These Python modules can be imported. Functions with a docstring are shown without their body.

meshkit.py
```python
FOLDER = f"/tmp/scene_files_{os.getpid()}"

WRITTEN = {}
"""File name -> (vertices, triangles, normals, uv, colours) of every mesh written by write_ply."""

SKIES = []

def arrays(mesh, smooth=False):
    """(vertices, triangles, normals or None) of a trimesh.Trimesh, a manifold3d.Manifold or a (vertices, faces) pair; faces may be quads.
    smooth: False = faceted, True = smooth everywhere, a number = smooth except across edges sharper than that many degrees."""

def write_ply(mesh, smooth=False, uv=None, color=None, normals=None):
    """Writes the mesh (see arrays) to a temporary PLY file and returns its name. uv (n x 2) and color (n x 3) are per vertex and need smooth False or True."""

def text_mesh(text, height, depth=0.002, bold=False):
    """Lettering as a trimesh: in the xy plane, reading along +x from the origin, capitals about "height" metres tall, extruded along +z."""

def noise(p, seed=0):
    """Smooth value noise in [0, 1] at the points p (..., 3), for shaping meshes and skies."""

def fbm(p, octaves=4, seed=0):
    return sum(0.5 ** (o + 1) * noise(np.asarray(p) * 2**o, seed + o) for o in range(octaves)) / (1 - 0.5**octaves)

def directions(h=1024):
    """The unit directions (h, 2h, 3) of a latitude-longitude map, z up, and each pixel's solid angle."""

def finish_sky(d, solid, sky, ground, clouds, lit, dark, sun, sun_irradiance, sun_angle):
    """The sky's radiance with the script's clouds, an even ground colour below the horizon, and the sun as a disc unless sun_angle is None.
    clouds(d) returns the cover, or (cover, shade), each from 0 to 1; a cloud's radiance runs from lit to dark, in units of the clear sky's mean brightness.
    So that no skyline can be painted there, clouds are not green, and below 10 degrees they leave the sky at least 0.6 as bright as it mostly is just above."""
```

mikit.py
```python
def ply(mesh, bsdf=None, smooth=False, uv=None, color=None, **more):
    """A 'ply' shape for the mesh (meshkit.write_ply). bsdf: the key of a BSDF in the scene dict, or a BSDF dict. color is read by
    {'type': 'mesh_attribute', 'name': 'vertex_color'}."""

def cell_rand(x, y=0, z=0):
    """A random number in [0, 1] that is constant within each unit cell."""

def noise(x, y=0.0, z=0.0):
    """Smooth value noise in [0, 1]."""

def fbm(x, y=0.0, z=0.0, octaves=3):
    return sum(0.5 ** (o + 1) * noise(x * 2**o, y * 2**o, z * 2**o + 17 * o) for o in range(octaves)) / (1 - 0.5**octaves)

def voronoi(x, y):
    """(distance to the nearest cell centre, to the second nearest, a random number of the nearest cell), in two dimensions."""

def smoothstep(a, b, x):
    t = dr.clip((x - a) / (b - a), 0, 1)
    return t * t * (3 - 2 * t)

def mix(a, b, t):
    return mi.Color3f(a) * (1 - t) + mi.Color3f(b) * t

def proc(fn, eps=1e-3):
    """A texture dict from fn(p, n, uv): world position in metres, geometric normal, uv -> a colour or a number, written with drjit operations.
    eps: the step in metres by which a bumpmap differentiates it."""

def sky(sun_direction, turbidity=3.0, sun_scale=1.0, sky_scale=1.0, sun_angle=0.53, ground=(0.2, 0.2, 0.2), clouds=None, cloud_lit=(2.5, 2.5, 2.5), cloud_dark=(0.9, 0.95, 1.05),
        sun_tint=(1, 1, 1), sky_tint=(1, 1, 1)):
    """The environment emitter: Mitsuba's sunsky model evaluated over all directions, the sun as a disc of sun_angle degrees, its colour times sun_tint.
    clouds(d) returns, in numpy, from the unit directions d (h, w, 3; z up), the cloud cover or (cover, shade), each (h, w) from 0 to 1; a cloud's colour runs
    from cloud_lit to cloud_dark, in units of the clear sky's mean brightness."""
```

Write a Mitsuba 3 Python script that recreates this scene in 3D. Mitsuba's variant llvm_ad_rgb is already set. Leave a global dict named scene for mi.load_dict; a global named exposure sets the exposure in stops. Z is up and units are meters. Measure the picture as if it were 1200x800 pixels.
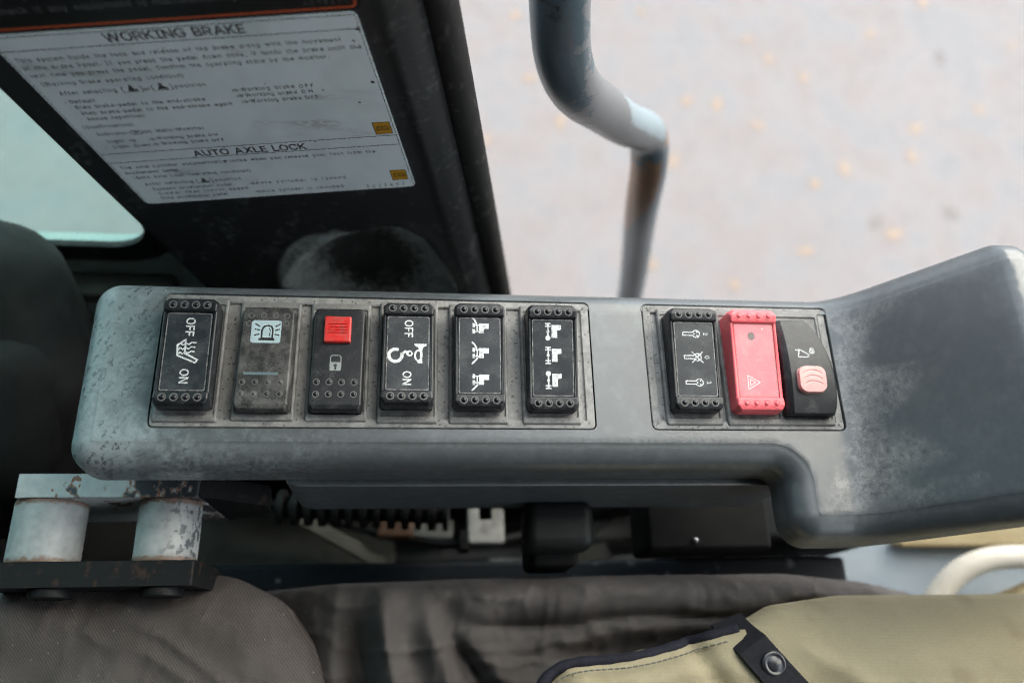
import math
import numpy as np
import trimesh
import manifold3d as m3
import shapely
from shapely.geometry import Polygon, LineString, Point, box
from shapely import affinity
from scipy.spatial import Delaunay
import drjit as dr
import mitsuba as mi
import mikit
import meshkit
from mikit import proc, noise, fbm, voronoi, smoothstep, mix

T = mi.ScalarTransform4f
scene = {"type": "scene"}
labels = {}

# ------------------------------------------------------------------ camera, sky, exposure
# world: origin at the front left corner of the long switch plate, x along the console, y towards the open door, z up (metres)
scene["camera"] = {
    "type": "thinlens", "fov": 64.56, "fov_axis": "x", "near_clip": 0.02, "far_clip": 200.0,
    "aperture_radius": 0.0030, "focus_distance": 0.362,
    "to_world": T().look_at(origin=[0.1138, -0.0993, 0.3487], target=[0.1138 + 0.1150, -0.0993 + 0.3728, 0.3487 - 0.9208], up=[-0.0174, 0.9275, 0.3734]),
}
scene["sky"] = mikit.sky([0.62, 0.50, 0.60], turbidity=3, sun_scale=0.28, sun_angle=60, clouds=lambda d: 1.0, cloud_lit=(2.24, 2.5, 2.74), ground=(0.36, 0.34, 0.33), sun_tint=(0.90, 1.0, 1.12))
exposure = 3.65

# ------------------------------------------------------------------ helpers
used = {}


def numbered(name):
    k = used.get(name, 0)
    used[name] = k + 1
    return name if k == 0 else "%s_%03d" % (name, k)


def thing(name, label, cat, group=None):
    key = numbered(name)
    labels[key] = {"label": label, "category": cat}
    if group:
        labels[key]["group"] = group
    return key


def part(parent, name, mesh, mat, smooth=30, label=None, kind=None):
    key = numbered(parent + "__" + name)
    scene[key] = mikit.ply(mesh, mat, smooth=smooth)
    if label or kind:
        labels[key] = {}
        if label:
            labels[key]["label"] = label
        if kind:
            labels[key]["kind"] = kind
    return key


def solo(name, mesh, mat, label, cat, smooth=30, group=None):
    key = thing(name, label, cat, group)
    scene[key] = mikit.ply(mesh, mat, smooth=smooth)
    return key


def struct(name, mesh, mat, smooth=30, label=None):
    key = numbered(name)
    scene[key] = mikit.ply(mesh, mat, smooth=smooth)
    labels[key] = {"kind": "structure"}
    if label:
        labels[key]["label"] = label
    return key


def tm(m):
    g = m.to_mesh()
    return trimesh.Trimesh(np.array(g.vert_properties[:, :3]), np.array(g.tri_verts), process=False)


SPH = {}


def sph(r, seg=16):
    if (r, seg) not in SPH:
        SPH[r, seg] = m3.Manifold.sphere(r, seg)
    return SPH[r, seg]


def hull(pts, r, seg=16):
    """hull of equal spheres of radius r at the points: a solid with rounded edges"""
    return m3.Manifold.batch_hull([sph(r, seg).translate([float(c) for c in p]) for p in pts])


def rbox(x0, x1, y0, y1, z0, z1, r, seg=16):
    return hull([(x, y, z) for x in (x0 + r, x1 - r) for y in (y0 + r, y1 - r) for z in (z0 + r, z1 - r)], r, seg)


def polys(g):
    return [p for p in getattr(g, "geoms", [g]) if p.geom_type == "Polygon" and p.area > 1e-12]


def prism(g, h, z=0.0):
    ms = [trimesh.creation.extrude_polygon(p, h, engine="earcut") for p in polys(g)]
    m = trimesh.util.concatenate(ms)
    m.apply_translation([0, 0, z])
    return m


def tube(path, radii, n=20):
    p = np.asarray(path, float)
    r = np.broadcast_to(np.asarray(radii, float), (len(p),))
    t = np.gradient(p, axis=0)
    t /= np.linalg.norm(t, axis=1, keepdims=True)
    a = np.cross(t[0], [0.31, 0.9, 0.2])
    v = []
    for i in range(len(p)):
        a = a - t[i] * (a @ t[i])
        a /= np.linalg.norm(a)
        b = np.cross(t[i], a)
        th = np.arange(n) * 2 * np.pi / n
        v.append(p[i] + r[i] * (np.cos(th)[:, None] * a + np.sin(th)[:, None] * b))
    return loft(v)


def spline(pts, n):
    from scipy.interpolate import CubicSpline
    p = np.asarray(pts, float)
    s = np.r_[0, np.cumsum(np.linalg.norm(np.diff(p[:, :3], axis=0), axis=1))]
    return CubicSpline(s, p)(np.linspace(0, s[-1], n))


def loft(rings, cap=True):
    n = len(rings[0])
    v = np.vstack(rings)
    f = []
    for k in range(len(rings) - 1):
        i = np.arange(n)
        j = (i + 1) % n
        a, b, c, d = k * n + i, k * n + j, (k + 1) * n + j, (k + 1) * n + i
        f.append(np.c_[a, b, c])
        f.append(np.c_[a, c, d])
    if cap:
        v = np.vstack([v, rings[0].mean(0), rings[-1].mean(0)])
        i = np.arange(n)
        j = (i + 1) % n
        f.append(np.c_[j, i, np.full(n, len(v) - 2)])
        f.append(np.c_[i + (len(rings) - 1) * n, j + (len(rings) - 1) * n, np.full(n, len(v) - 1)])
    m = trimesh.Trimesh(v, np.vstack(f), process=False)
    if m.volume < 0:
        m.invert()
    return m


def ring_of(poly, step):
    L = poly.exterior.length
    n = int(L / step)
    p = np.array([poly.exterior.interpolate(L * k / n).coords[0] for k in range(n)])
    if not poly.exterior.is_ccw:
        p = p[::-1]
    t = np.roll(p, -1, 0) - np.roll(p, 1, 0)
    t /= np.linalg.norm(t, axis=1, keepdims=True)
    return p, np.c_[-t[:, 1], t[:, 0]]


def slab(poly, profile, step=0.002, grid=0.004, holes=(), hole_depth=0.004, warp=None, bottom=True):
    """a moulded body: the plan outline, offset inwards by profile[k][0] at height profile[k][1] (bottom to top), its top face meshed on a grid
    that leaves the holes open with walls hole_depth deep"""
    p, nr = ring_of(poly, step)
    n = len(p)
    V = [np.c_[p + nr * o, np.full(n, z)] for o, z in profile]
    F = []
    for k in range(len(V) - 1):
        i = np.arange(n)
        j = (i + 1) % n
        F += [np.c_[k * n + i, k * n + j, (k + 1) * n + j], np.c_[k * n + i, (k + 1) * n + j, (k + 1) * n + i]]
    ztop = profile[-1][1]
    top = Polygon(V[-1][:, :2])
    base = len(V) * n
    inner = top
    cap_pts = [V[-1][:, :2]]
    cap_idx = [np.arange((len(V) - 1) * n, len(V) * n)]
    for h in holes:
        hp, _ = ring_of(h, step)
        k = len(hp)
        V.append(np.c_[hp, np.full(k, ztop)])
        V.append(np.c_[hp, np.full(k, ztop - hole_depth)])
        i = np.arange(k)
        j = (i + 1) % k
        F += [np.c_[base + i, base + k + i, base + k + j], np.c_[base + i, base + k + j, base + j]]
        F[-2], F[-1] = F[-2][:, ::-1], F[-1][:, ::-1]
        cap_pts.append(hp)
        cap_idx.append(base + i)
        base += 2 * k
        inner = inner.difference(Polygon(hp))
    x0, y0, x1, y1 = top.bounds
    gx, gy = np.meshgrid(np.arange(x0, x1, grid), np.arange(y0, y1, grid))
    g = np.c_[gx.ravel(), gy.ravel()]
    g = g[shapely.contains_xy(inner.buffer(-grid * 0.45), g[:, 0], g[:, 1])]
    V.append(np.c_[g, np.full(len(g), ztop)])
    cap_pts.append(g)
    cap_idx.append(base + np.arange(len(g)))
    cp, ci = np.vstack(cap_pts), np.concatenate(cap_idx)
    tri = Delaunay(cp).simplices
    c = cp[tri].mean(1)
    tri = tri[shapely.contains_xy(inner, c[:, 0], c[:, 1])]
    e1, e2 = cp[tri[:, 1]] - cp[tri[:, 0]], cp[tri[:, 2]] - cp[tri[:, 0]]
    flip = e1[:, 0] * e2[:, 1] - e1[:, 1] * e2[:, 0] < 0
    tri[flip] = tri[flip][:, ::-1]
    F.append(ci[tri])
    if bottom:
        bp = V[0][:, :2]
        tri = Delaunay(bp).simplices
        c = bp[tri].mean(1)
        tri = tri[shapely.contains_xy(Polygon(bp), c[:, 0], c[:, 1])]
        e1, e2 = bp[tri[:, 1]] - bp[tri[:, 0]], bp[tri[:, 2]] - bp[tri[:, 0]]
        flip = e1[:, 0] * e2[:, 1] - e1[:, 1] * e2[:, 0] > 0
        tri[flip] = tri[flip][:, ::-1]
        F.append(tri)
    v = np.vstack(V)
    if warp is not None:
        v = warp(v)
    return trimesh.Trimesh(v, np.vstack(F), process=False)


def fillet(r, o0=0.0, z1=0.0, n=6):
    """profile steps of a rounded upper edge, ending at height z1"""
    return [(o0 + r * (1 - math.cos(a)), z1 - r + r * math.sin(a)) for a in np.linspace(0, math.pi / 2, n)]


def rrect(x0, x1, y0, y1, r):
    return box(x0 + r, y0 + r, x1 - r, y1 - r).buffer(r, quad_segs=6)


def moved(mesh, mat4):
    m = mesh.copy()
    m.apply_transform(mat4)
    return m


def rotx(deg):
    a = math.radians(deg)
    m = np.eye(4)
    m[1:3, 1:3] = [[math.cos(a), -math.sin(a)], [math.sin(a), math.cos(a)]]
    return m


def shift(x, y, z):
    m = np.eye(4)
    m[:3, 3] = [x, y, z]
    return m


# ------------------------------------------------------------------ materials
def mat(key, color, rough=0.5, bump=None, bump_scale=1e-4, eps=2e-4, spec=0.5, metallic=0.0, two=False, **more):
    c = color if isinstance(color, dict) else {"type": "rgb", "value": list(color)}
    b = {"type": "principled", "base_color": c, "roughness": rough if isinstance(rough, dict) else float(rough), "specular": spec, "metallic": metallic, **more}
    if bump is not None:
        b = {"type": "bumpmap", "arbitrary": proc(bump, eps=eps), "scale": bump_scale, "bsdf": b}
    if two:
        b = {"type": "twosided", "bsdf": b}
    scene[key] = b
    return key


def sq(a):
    return a * a


def console_color(p, n, uv):
    x, y = p.x, p.y
    g = fbm(x * 160, y * 160, p.z * 160)
    fine = noise(x * 2600, y * 2600, p.z * 2600)
    mid = fbm(x * 520, y * 520, p.z * 520)
    wide = fbm(x * 45, y * 60, 2.0)
    # dried dust: on the rear end, along the front edge near it, and in the bend before the raised end
    left = smoothstep(0.014, -0.010, x + 0.030 * (g - 0.5) + 0.02 * (wide - 0.5))
    front = smoothstep(0.006, -0.010, y + 0.012 * (g - 0.5)) * smoothstep(0.105, 0.0, x + 0.07 * (g - 0.5)) * (0.35 + 0.65 * smoothstep(0.3, 0.75, mid))
    bend = smoothstep(0.021, 0.003, dr.abs(x - 0.3235 + 0.05 * (wide - 0.5) + 0.020 * (g - 0.5)))
    bend = bend * smoothstep(0.25, 0.75, 0.45 * mid + 0.25 * fine + 0.3 * g) * smoothstep(0.066, 0.050, y) * smoothstep(-0.046, -0.030, y)
    thin = 0.10 * smoothstep(0.4, 0.8, g) * (0.5 + 0.5 * mid)
    # dark nicks where the dust has been rubbed off
    f1, f2, r = voronoi(x * 330 + 2.2 * mid, y * 190 + 1.7 * mid)
    nick = smoothstep(0.34, 0.12, f1) * smoothstep(0.42, 0.58, fbm(x * 70, y * 55, 3.0)) * smoothstep(0.25, 0.5, r)
    wiped = smoothstep(0.50, 0.70, fbm(x * 75 + 2, y * 110, 4.0)) * smoothstep(0.35, 0.65, mid)
    scr = smoothstep(0.54, 0.66, fbm(x * 90 + y * 200, y * 620 - x * 240, 1.5)) * smoothstep(0.45, 0.65, wide)
    dust = left * (0.42 + 0.55 * mid) * (1 - 0.45 * wiped) * (1 - 0.95 * nick) * (1 - 0.6 * scr) + 0.62 * front * (1 - 0.8 * nick) * (1 - 0.6 * wiped) * (1 - 0.6 * scr) + 0.95 * bend + thin
    dust = dr.clip(dust, 0, 1) * (0.75 + 0.5 * fine)
    base = mix((0.059, 0.067, 0.072), (0.071, 0.080, 0.085), mid)
    warm = smoothstep(0.2, 0.3, x)
    return mix(base, mix((0.245, 0.285, 0.298), (0.225, 0.222, 0.214), warm), dr.clip(dust, 0, 1))


def console_bump(p, n, uv):
    f1, f2, r = voronoi(p.x * 330, p.y * 190)
    pit = smoothstep(0.22, 0.08, f1) * smoothstep(0.5, 0.7, r) * smoothstep(0.02, -0.01, p.x)
    return 0.5 * noise(p.x * 1400, p.y * 1400, p.z * 1400) - pit


mat("mat_console", proc(console_color), 0.35, console_bump, 3e-5, spec=0.95)


def bezel_color(p, n, uv):
    g = fbm(p.x * 300, p.y * 300, p.z * 300)
    s = noise(p.x * 1900, p.y * 1900, p.z * 1900)
    f1, f2, r = voronoi(p.x * 420, p.y * 420)
    spot = smoothstep(0.26, 0.14, f1) * smoothstep(0.72, 0.8, r)
    c = mix((0.10, 0.10, 0.10), (0.37, 0.365, 0.35), dr.clip(0.15 + 0.75 * g + 0.35 * (s - 0.5), 0, 1))
    return mix(c, (0.045, 0.042, 0.04), 0.75 * spot)


mat("mat_bezel", proc(bezel_color), 0.55, lambda p, n, uv: noise(p.x * 1500, p.y * 1500, p.z * 1500), 5e-5)


def mount_color(p, n, uv):
    g = fbm(p.x * 330 + 7, p.y * 330, p.z * 330)
    s = noise(p.x * 2100, p.y * 2100, p.z * 2100)
    return mix((0.07, 0.07, 0.07), (0.30, 0.295, 0.285), dr.clip(0.1 + 0.8 * g + 0.3 * (s - 0.5), 0, 1))


mat("mat_mount", proc(mount_color), 0.5)


def black_color(p, n, uv):
    g = fbm(p.x * 260, p.y * 260, p.z * 260)
    s = noise(p.x * 2700, p.y * 2700, p.z * 2700)
    d = smoothstep(0.52, 0.95, 0.65 * g + 0.42 * s)
    return mix((0.0085, 0.0100, 0.0125), (0.060, 0.062, 0.064), d)


mat("mat_black", proc(black_color), 0.42, spec=0.5)
mat("mat_dot", (0.010, 0.010, 0.012), 0.22)


def plate_color(p, n, uv):
    g = fbm(p.x * 150, p.y * 210, p.z * 210)
    s = noise(p.x * 3100, p.y * 3100, p.z * 3100)
    d = smoothstep(0.35, 0.9, 0.7 * g + 0.3 * s)
    return mix((0.014, 0.0175, 0.022), (0.062, 0.067, 0.070), d)


mat("mat_plate", proc(plate_color), 0.42, spec=0.5)
mat("mat_worn", proc(lambda p, n, uv: mix((0.05, 0.05, 0.05), (0.30, 0.30, 0.29), smoothstep(0.2, 0.75, fbm(p.x * 700, p.y * 700, p.z * 700)))), 0.6)
mat("mat_ring", (0.125, 0.125, 0.123), 0.6)


def dusty_switch(p, n, uv):
    g = fbm(p.x * 240, p.y * 240, p.z * 240)
    s = noise(p.x * 2100, p.y * 2100, p.z * 2100)
    return mix((0.021, 0.021, 0.021), (0.097, 0.095, 0.091), smoothstep(0.25, 0.8, g + 0.35 * (s - 0.5)))


mat("mat_dusty", proc(dusty_switch), 0.5)
mat("mat_print", proc(lambda p, n, uv: mix((0.64, 0.66, 0.66), (0.30, 0.31, 0.31), smoothstep(0.55, 0.8, fbm(p.x * 900, p.y * 900, p.z * 900)))), 0.5)
mat("mat_print_dull", (0.26, 0.28, 0.28), 0.5)
mat("mat_lens", (0.42, 0.53, 0.56), 0.3)
mat("mat_lens_dull", (0.13, 0.18, 0.195), 0.35)
mat("mat_ink", (0.012, 0.013, 0.014), 0.5)
mat("mat_red_latch", proc(lambda p, n, uv: mix((0.62, 0.025, 0.022), (0.50, 0.06, 0.05), smoothstep(0.4, 0.8, fbm(p.x * 500, p.y * 500)))), 0.35)
mat("mat_red", proc(lambda p, n, uv: mix((0.80, 0.125, 0.145), (0.66, 0.17, 0.175), smoothstep(0.45, 0.85, 0.6 * fbm(p.x * 300, p.y * 300, p.z * 300) + 0.4 * noise(p.x * 2500, p.y * 2500, p.z * 2500)))), 0.42)
mat("mat_red_plate", proc(lambda p, n, uv: mix((0.84, 0.195, 0.220), (0.76, 0.26, 0.270), smoothstep(0.4, 0.8, 0.6 * fbm(p.x * 260, p.y * 260, p.z * 260) + 0.4 * noise(p.x * 2900, p.y * 2900, p.z * 2900)))), 0.4)
mat("mat_red_worn", (0.42, 0.17, 0.17), 0.6)
mat("mat_pink", proc(lambda p, n, uv: mix((0.80, 0.43, 0.40), (0.72, 0.37, 0.34), fbm(p.x * 500, p.y * 500))), 0.45)
mat("mat_pink_print", (0.85, 0.58, 0.57), 0.5)
mat("mat_grey_disc", (0.16, 0.13, 0.12), 0.5)

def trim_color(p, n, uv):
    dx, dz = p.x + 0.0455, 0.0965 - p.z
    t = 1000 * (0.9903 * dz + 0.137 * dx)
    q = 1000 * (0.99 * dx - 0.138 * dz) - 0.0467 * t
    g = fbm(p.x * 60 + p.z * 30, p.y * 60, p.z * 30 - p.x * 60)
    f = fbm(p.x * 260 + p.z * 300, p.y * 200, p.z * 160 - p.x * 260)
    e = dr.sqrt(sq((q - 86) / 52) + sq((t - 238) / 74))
    scuffed_lit_lip = smoothstep(1.06, 0.98, e + 0.10 * (g - 0.5)) * smoothstep(0.42, 0.80, e + 0.3 * (f - 0.5))  # scuffed rim of the hand recess, its lit look also put into the colour
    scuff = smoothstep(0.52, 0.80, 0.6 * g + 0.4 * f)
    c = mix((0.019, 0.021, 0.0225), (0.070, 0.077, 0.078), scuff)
    return mix(c, (0.40, 0.44, 0.44), scuffed_lit_lip * (0.50 + 0.50 * smoothstep(0.30, 0.65, 0.4 * g + 0.6 * f)))


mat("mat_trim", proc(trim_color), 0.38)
mat("mat_rubber", proc(lambda p, n, uv: mix((0.010, 0.010, 0.009), (0.045, 0.042, 0.038), smoothstep(0.55, 0.9, fbm(p.x * 350, p.y * 350, p.z * 120)))), 0.7)


def sign_color(p, n, uv):
    g = fbm(p.x * 60, p.y * 60, p.z * 38)
    s = fbm(p.x * 420 + 200 * p.z, p.y * 100, p.z * 700)
    f1, f2, r = voronoi(p.x * 95, p.z * 95)
    smear = smoothstep(0.58, 0.78, fbm(p.x * 28 + 4, p.z * 130, 5.0)) * smoothstep(0.40, 0.7, g)
    c = mix((0.77, 0.84, 0.85), (0.66, 0.725, 0.73), smoothstep(0.35, 0.8, g))
    c = mix(c, (0.30, 0.31, 0.305), 0.55 * smear * smoothstep(0.3, 0.6, s))
    return c


mat("mat_sign", proc(sign_color), 0.33)
mat("mat_sign_yellow", (0.55, 0.27, 0.015), 0.4)
mat("mat_sign_orange", (0.46, 0.075, 0.022), 0.4)
mat("mat_label_black", (0.006, 0.006, 0.007), 0.3)
mat("mat_label_text", (0.10, 0.105, 0.105), 0.5)
mat("mat_stain", (0.055, 0.045, 0.038), 0.7)


def rail_color(p, n, uv):
    g = fbm(p.x * 130, p.y * 130, p.z * 130)
    f = fbm(p.x * 600, p.y * 600, p.z * 600)
    q = 0.72 * g + 0.28 * f
    z = p.z
    # paint gone to brown bare steel below the lower bend, and on the outside of it; pale undercoat showing along the level run
    off = p.x - 0.2735 - 0.215 * (-0.117 - z)
    rust = smoothstep(0.003, -0.003, dr.abs(z + 0.178) - 0.062 + 0.05 * (q - 0.5)) * smoothstep(0.0015, -0.0015, off - 0.007 + 0.019 * smoothstep(-0.145, -0.235, z) + 0.012 * (q - 0.5))
    rust2 = smoothstep(0.003, -0.003, dr.sqrt(sq(p.x - 0.284) + sq(z + 0.094)) - 0.007 + 0.012 * (q - 0.5))
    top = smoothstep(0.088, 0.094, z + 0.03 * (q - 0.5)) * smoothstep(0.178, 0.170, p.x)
    # along the slanting run: distance s_ from its upper end, w_ towards its outer side
    s_ = 0.512 * (p.x - 0.2145) + 0.398 * (p.y - 0.193) - 0.766 * (p.z + 0.019)
    w_ = 0.927 * (p.y - 0.193 - 0.398 * s_) + 0.373 * (p.z + 0.019 + 0.766 * s_)
    pale = smoothstep(-0.0012, 0.0012, s_ - 0.004 - 1.0 * (0.0135 - w_) + 0.016 * (f - 0.5) + 0.008 * (q - 0.5)) * smoothstep(0.100, 0.094, s_ + 0.012 * (q - 0.5)) * smoothstep(-0.0065, -0.0045, w_ + 0.006 * (f - 0.5))
    base = mix((0.052, 0.076, 0.090), (0.064, 0.092, 0.108), f)
    run = smoothstep(0.189, 0.194, p.x + 0.05 * (q - 0.5) + 0.3 * (w_ + 0.005)) * smoothstep(-0.100, -0.094, z)
    base = mix(base, (0.112, 0.118, 0.123), run)
    c = mix(base, (0.195, 0.245, 0.27), pale)
    c = mix(c, mix((0.210, 0.105, 0.055), (0.130, 0.072, 0.045), f), dr.clip(rust + rust2, 0, 1) * 0.95)
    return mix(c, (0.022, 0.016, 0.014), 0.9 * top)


mat("mat_rail", proc(rail_color), 0.3, clearcoat=0.4)


def ground_color(p, n, uv):
    g = fbm(p.x * 3.0, p.y * 3.0)
    s = fbm(p.x * 28, p.y * 28)
    t = noise(p.x * 260, p.y * 260)
    c = mix((0.206, 0.188, 0.186), (0.225, 0.205, 0.202), g)
    h = fbm(p.x * 11 + 5, p.y * 11)
    c = mix(c, (0.205, 0.181, 0.176), 0.8 * smoothstep(0.45, 0.75, h))
    c = mix(c, (0.194, 0.190, 0.194), 0.8 * smoothstep(0.5, 0.25, h))
    c = mix(c, (0.166, 0.162, 0.165), 0.4 * smoothstep(0.5, 0.9, s))
    return mix(c, (0.262, 0.245, 0.243), 0.4 * smoothstep(0.7, 1.0, t)) * mi.Color3f(1.012, 0.992, 0.972)


mat("mat_ground", proc(ground_color), 0.9, spec=0.2)
mat("mat_leaf", proc(lambda p, n, uv: mix((0.262, 0.180, 0.128), (0.250, 0.195, 0.152), noise(p.x * 60, p.y * 60))), 0.7, two=True)
mat("mat_leaf_dark", (0.160, 0.140, 0.130), 0.8, two=True)

mat("mat_armrest", proc(lambda p, n, uv: mix((0.013, 0.013, 0.013), (0.025, 0.0245, 0.024), fbm(p.x * 80, p.y * 80, p.z * 80))), 0.7, spec=0.12)


def plate_rust(p, n, uv):
    q = 0.62 * fbm(p.x * 110 + 3, p.y * 70, p.z * 60) + 0.38 * fbm(p.x * 420, p.y * 300, p.z * 300)
    k = smoothstep(-0.04, 0.012, p.x)
    bare = smoothstep(0.66 - 0.24 * k, 0.70 - 0.22 * k, q)
    rim = smoothstep(0.60 - 0.22 * k, 0.66 - 0.22 * k, q) * (1 - bare)
    c = mix((0.36, 0.40, 0.41), (0.50, 0.51, 0.49), fbm(p.x * 300, p.y * 300, p.z * 300))
    c = mix(c, (0.23, 0.085, 0.030), rim)
    return mix(c, (0.050, 0.053, 0.060), bare)


mat("mat_painted_plate", proc(plate_rust), 0.5)
mat("mat_dark_steel", proc(lambda p, n, uv: mix((0.010, 0.0105, 0.011), (0.040, 0.024, 0.018), smoothstep(0.6, 0.85, fbm(p.x * 240, p.y * 240, p.z * 240)))), 0.55, spec=0.2)


def spacer_color(p, n, uv):
    q = fbm(p.x * 420, p.y * 420, p.z * 420)
    big = fbm(p.x * 120, p.y * 120, p.z * 120)
    c = mix((0.46, 0.47, 0.46), (0.25, 0.265, 0.265), dr.clip(1.6 * (0.6 * big + 0.4 * q) - 0.35, 0, 1))
    wear = smoothstep(0.50, 0.68, q) * smoothstep(-0.008, 0.006, p.x + 0.01 * (big - 0.5))
    c = mix(c, (0.060, 0.075, 0.085), 0.85 * wear)
    joint = smoothstep(0.0035, 0.0012, dr.minimum(p.y + 0.0493, -0.0199 - p.y) + 0.004 * (q - 0.5))
    return mix(c, (0.16, 0.075, 0.035), 0.8 * joint)


mat("mat_spacer", proc(spacer_color), 0.42, lambda p, n, uv: fbm(p.x * 500, p.y * 500, p.z * 500), 1e-4)


def weave(c0, c1, pitch):
    def fn(p, n, uv):
        u, v = (p.x + 0.75 * p.y) / pitch, (p.y - 0.5 * p.z - 0.2 * p.x) / (pitch * 1.7)
        tw = 0.5 + 0.5 * dr.sin(6.2832 * u + 1.4 * noise(p.x * 900, p.y * 900))
        big = fbm(p.x * 60, p.y * 60, p.z * 60)
        f1, f2, r = voronoi(p.x * 210, p.y * 210)
        lint = 0.6 * smoothstep(0.085, 0.04, f1) * smoothstep(0.90, 1.0, r)
        return mix(mix(c0, c1, dr.clip(0.5 * tw + 0.75 * (big - 0.3) + 0.35 * (noise(p.x * 3000, p.y * 3000, p.z * 3000) - 0.5), 0, 1)), (0.32, 0.31, 0.29), lint)
    return fn


def weave_bump(pitch):
    return lambda p, n, uv: 0.5 + 0.5 * dr.sin(6.2832 * (p.x + 0.75 * p.y) / pitch) + 0.6 * noise(p.x * 2600, p.y * 2600, p.z * 2600)


mat("mat_cushion", proc(weave((0.056, 0.049, 0.046), (0.128, 0.113, 0.107), 0.0014)), 0.95, weave_bump(0.0014), 1.2e-4, eps=1e-4, spec=0.05)
mat("mat_cloth", proc(weave((0.062, 0.056, 0.054), (0.146, 0.133, 0.128), 0.0012)), 0.95, weave_bump(0.0012), 1e-4, eps=1e-4, spec=0.05)
def khaki_color(p, n, uv):
    wv = 0.5 + 0.25 * dr.sin(6.2832 * p.x / 0.0013) + 0.25 * dr.sin(6.2832 * (p.y + 0.3 * p.z) / 0.0013)
    big = fbm(p.x * 30, p.y * 30, p.z * 30)
    stain = smoothstep(0.55, 0.8, fbm(p.x * 55 + 3, p.y * 55, 1.0))
    c = mix((0.250, 0.218, 0.142), (0.390, 0.340, 0.230), dr.clip(0.55 * big + 0.16 * wv + 0.35 * noise(p.x * 1800, p.y * 1800, p.z * 1800) - 0.05, 0, 1))
    return mix(c, (0.22, 0.18, 0.115), 0.45 * stain)


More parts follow.
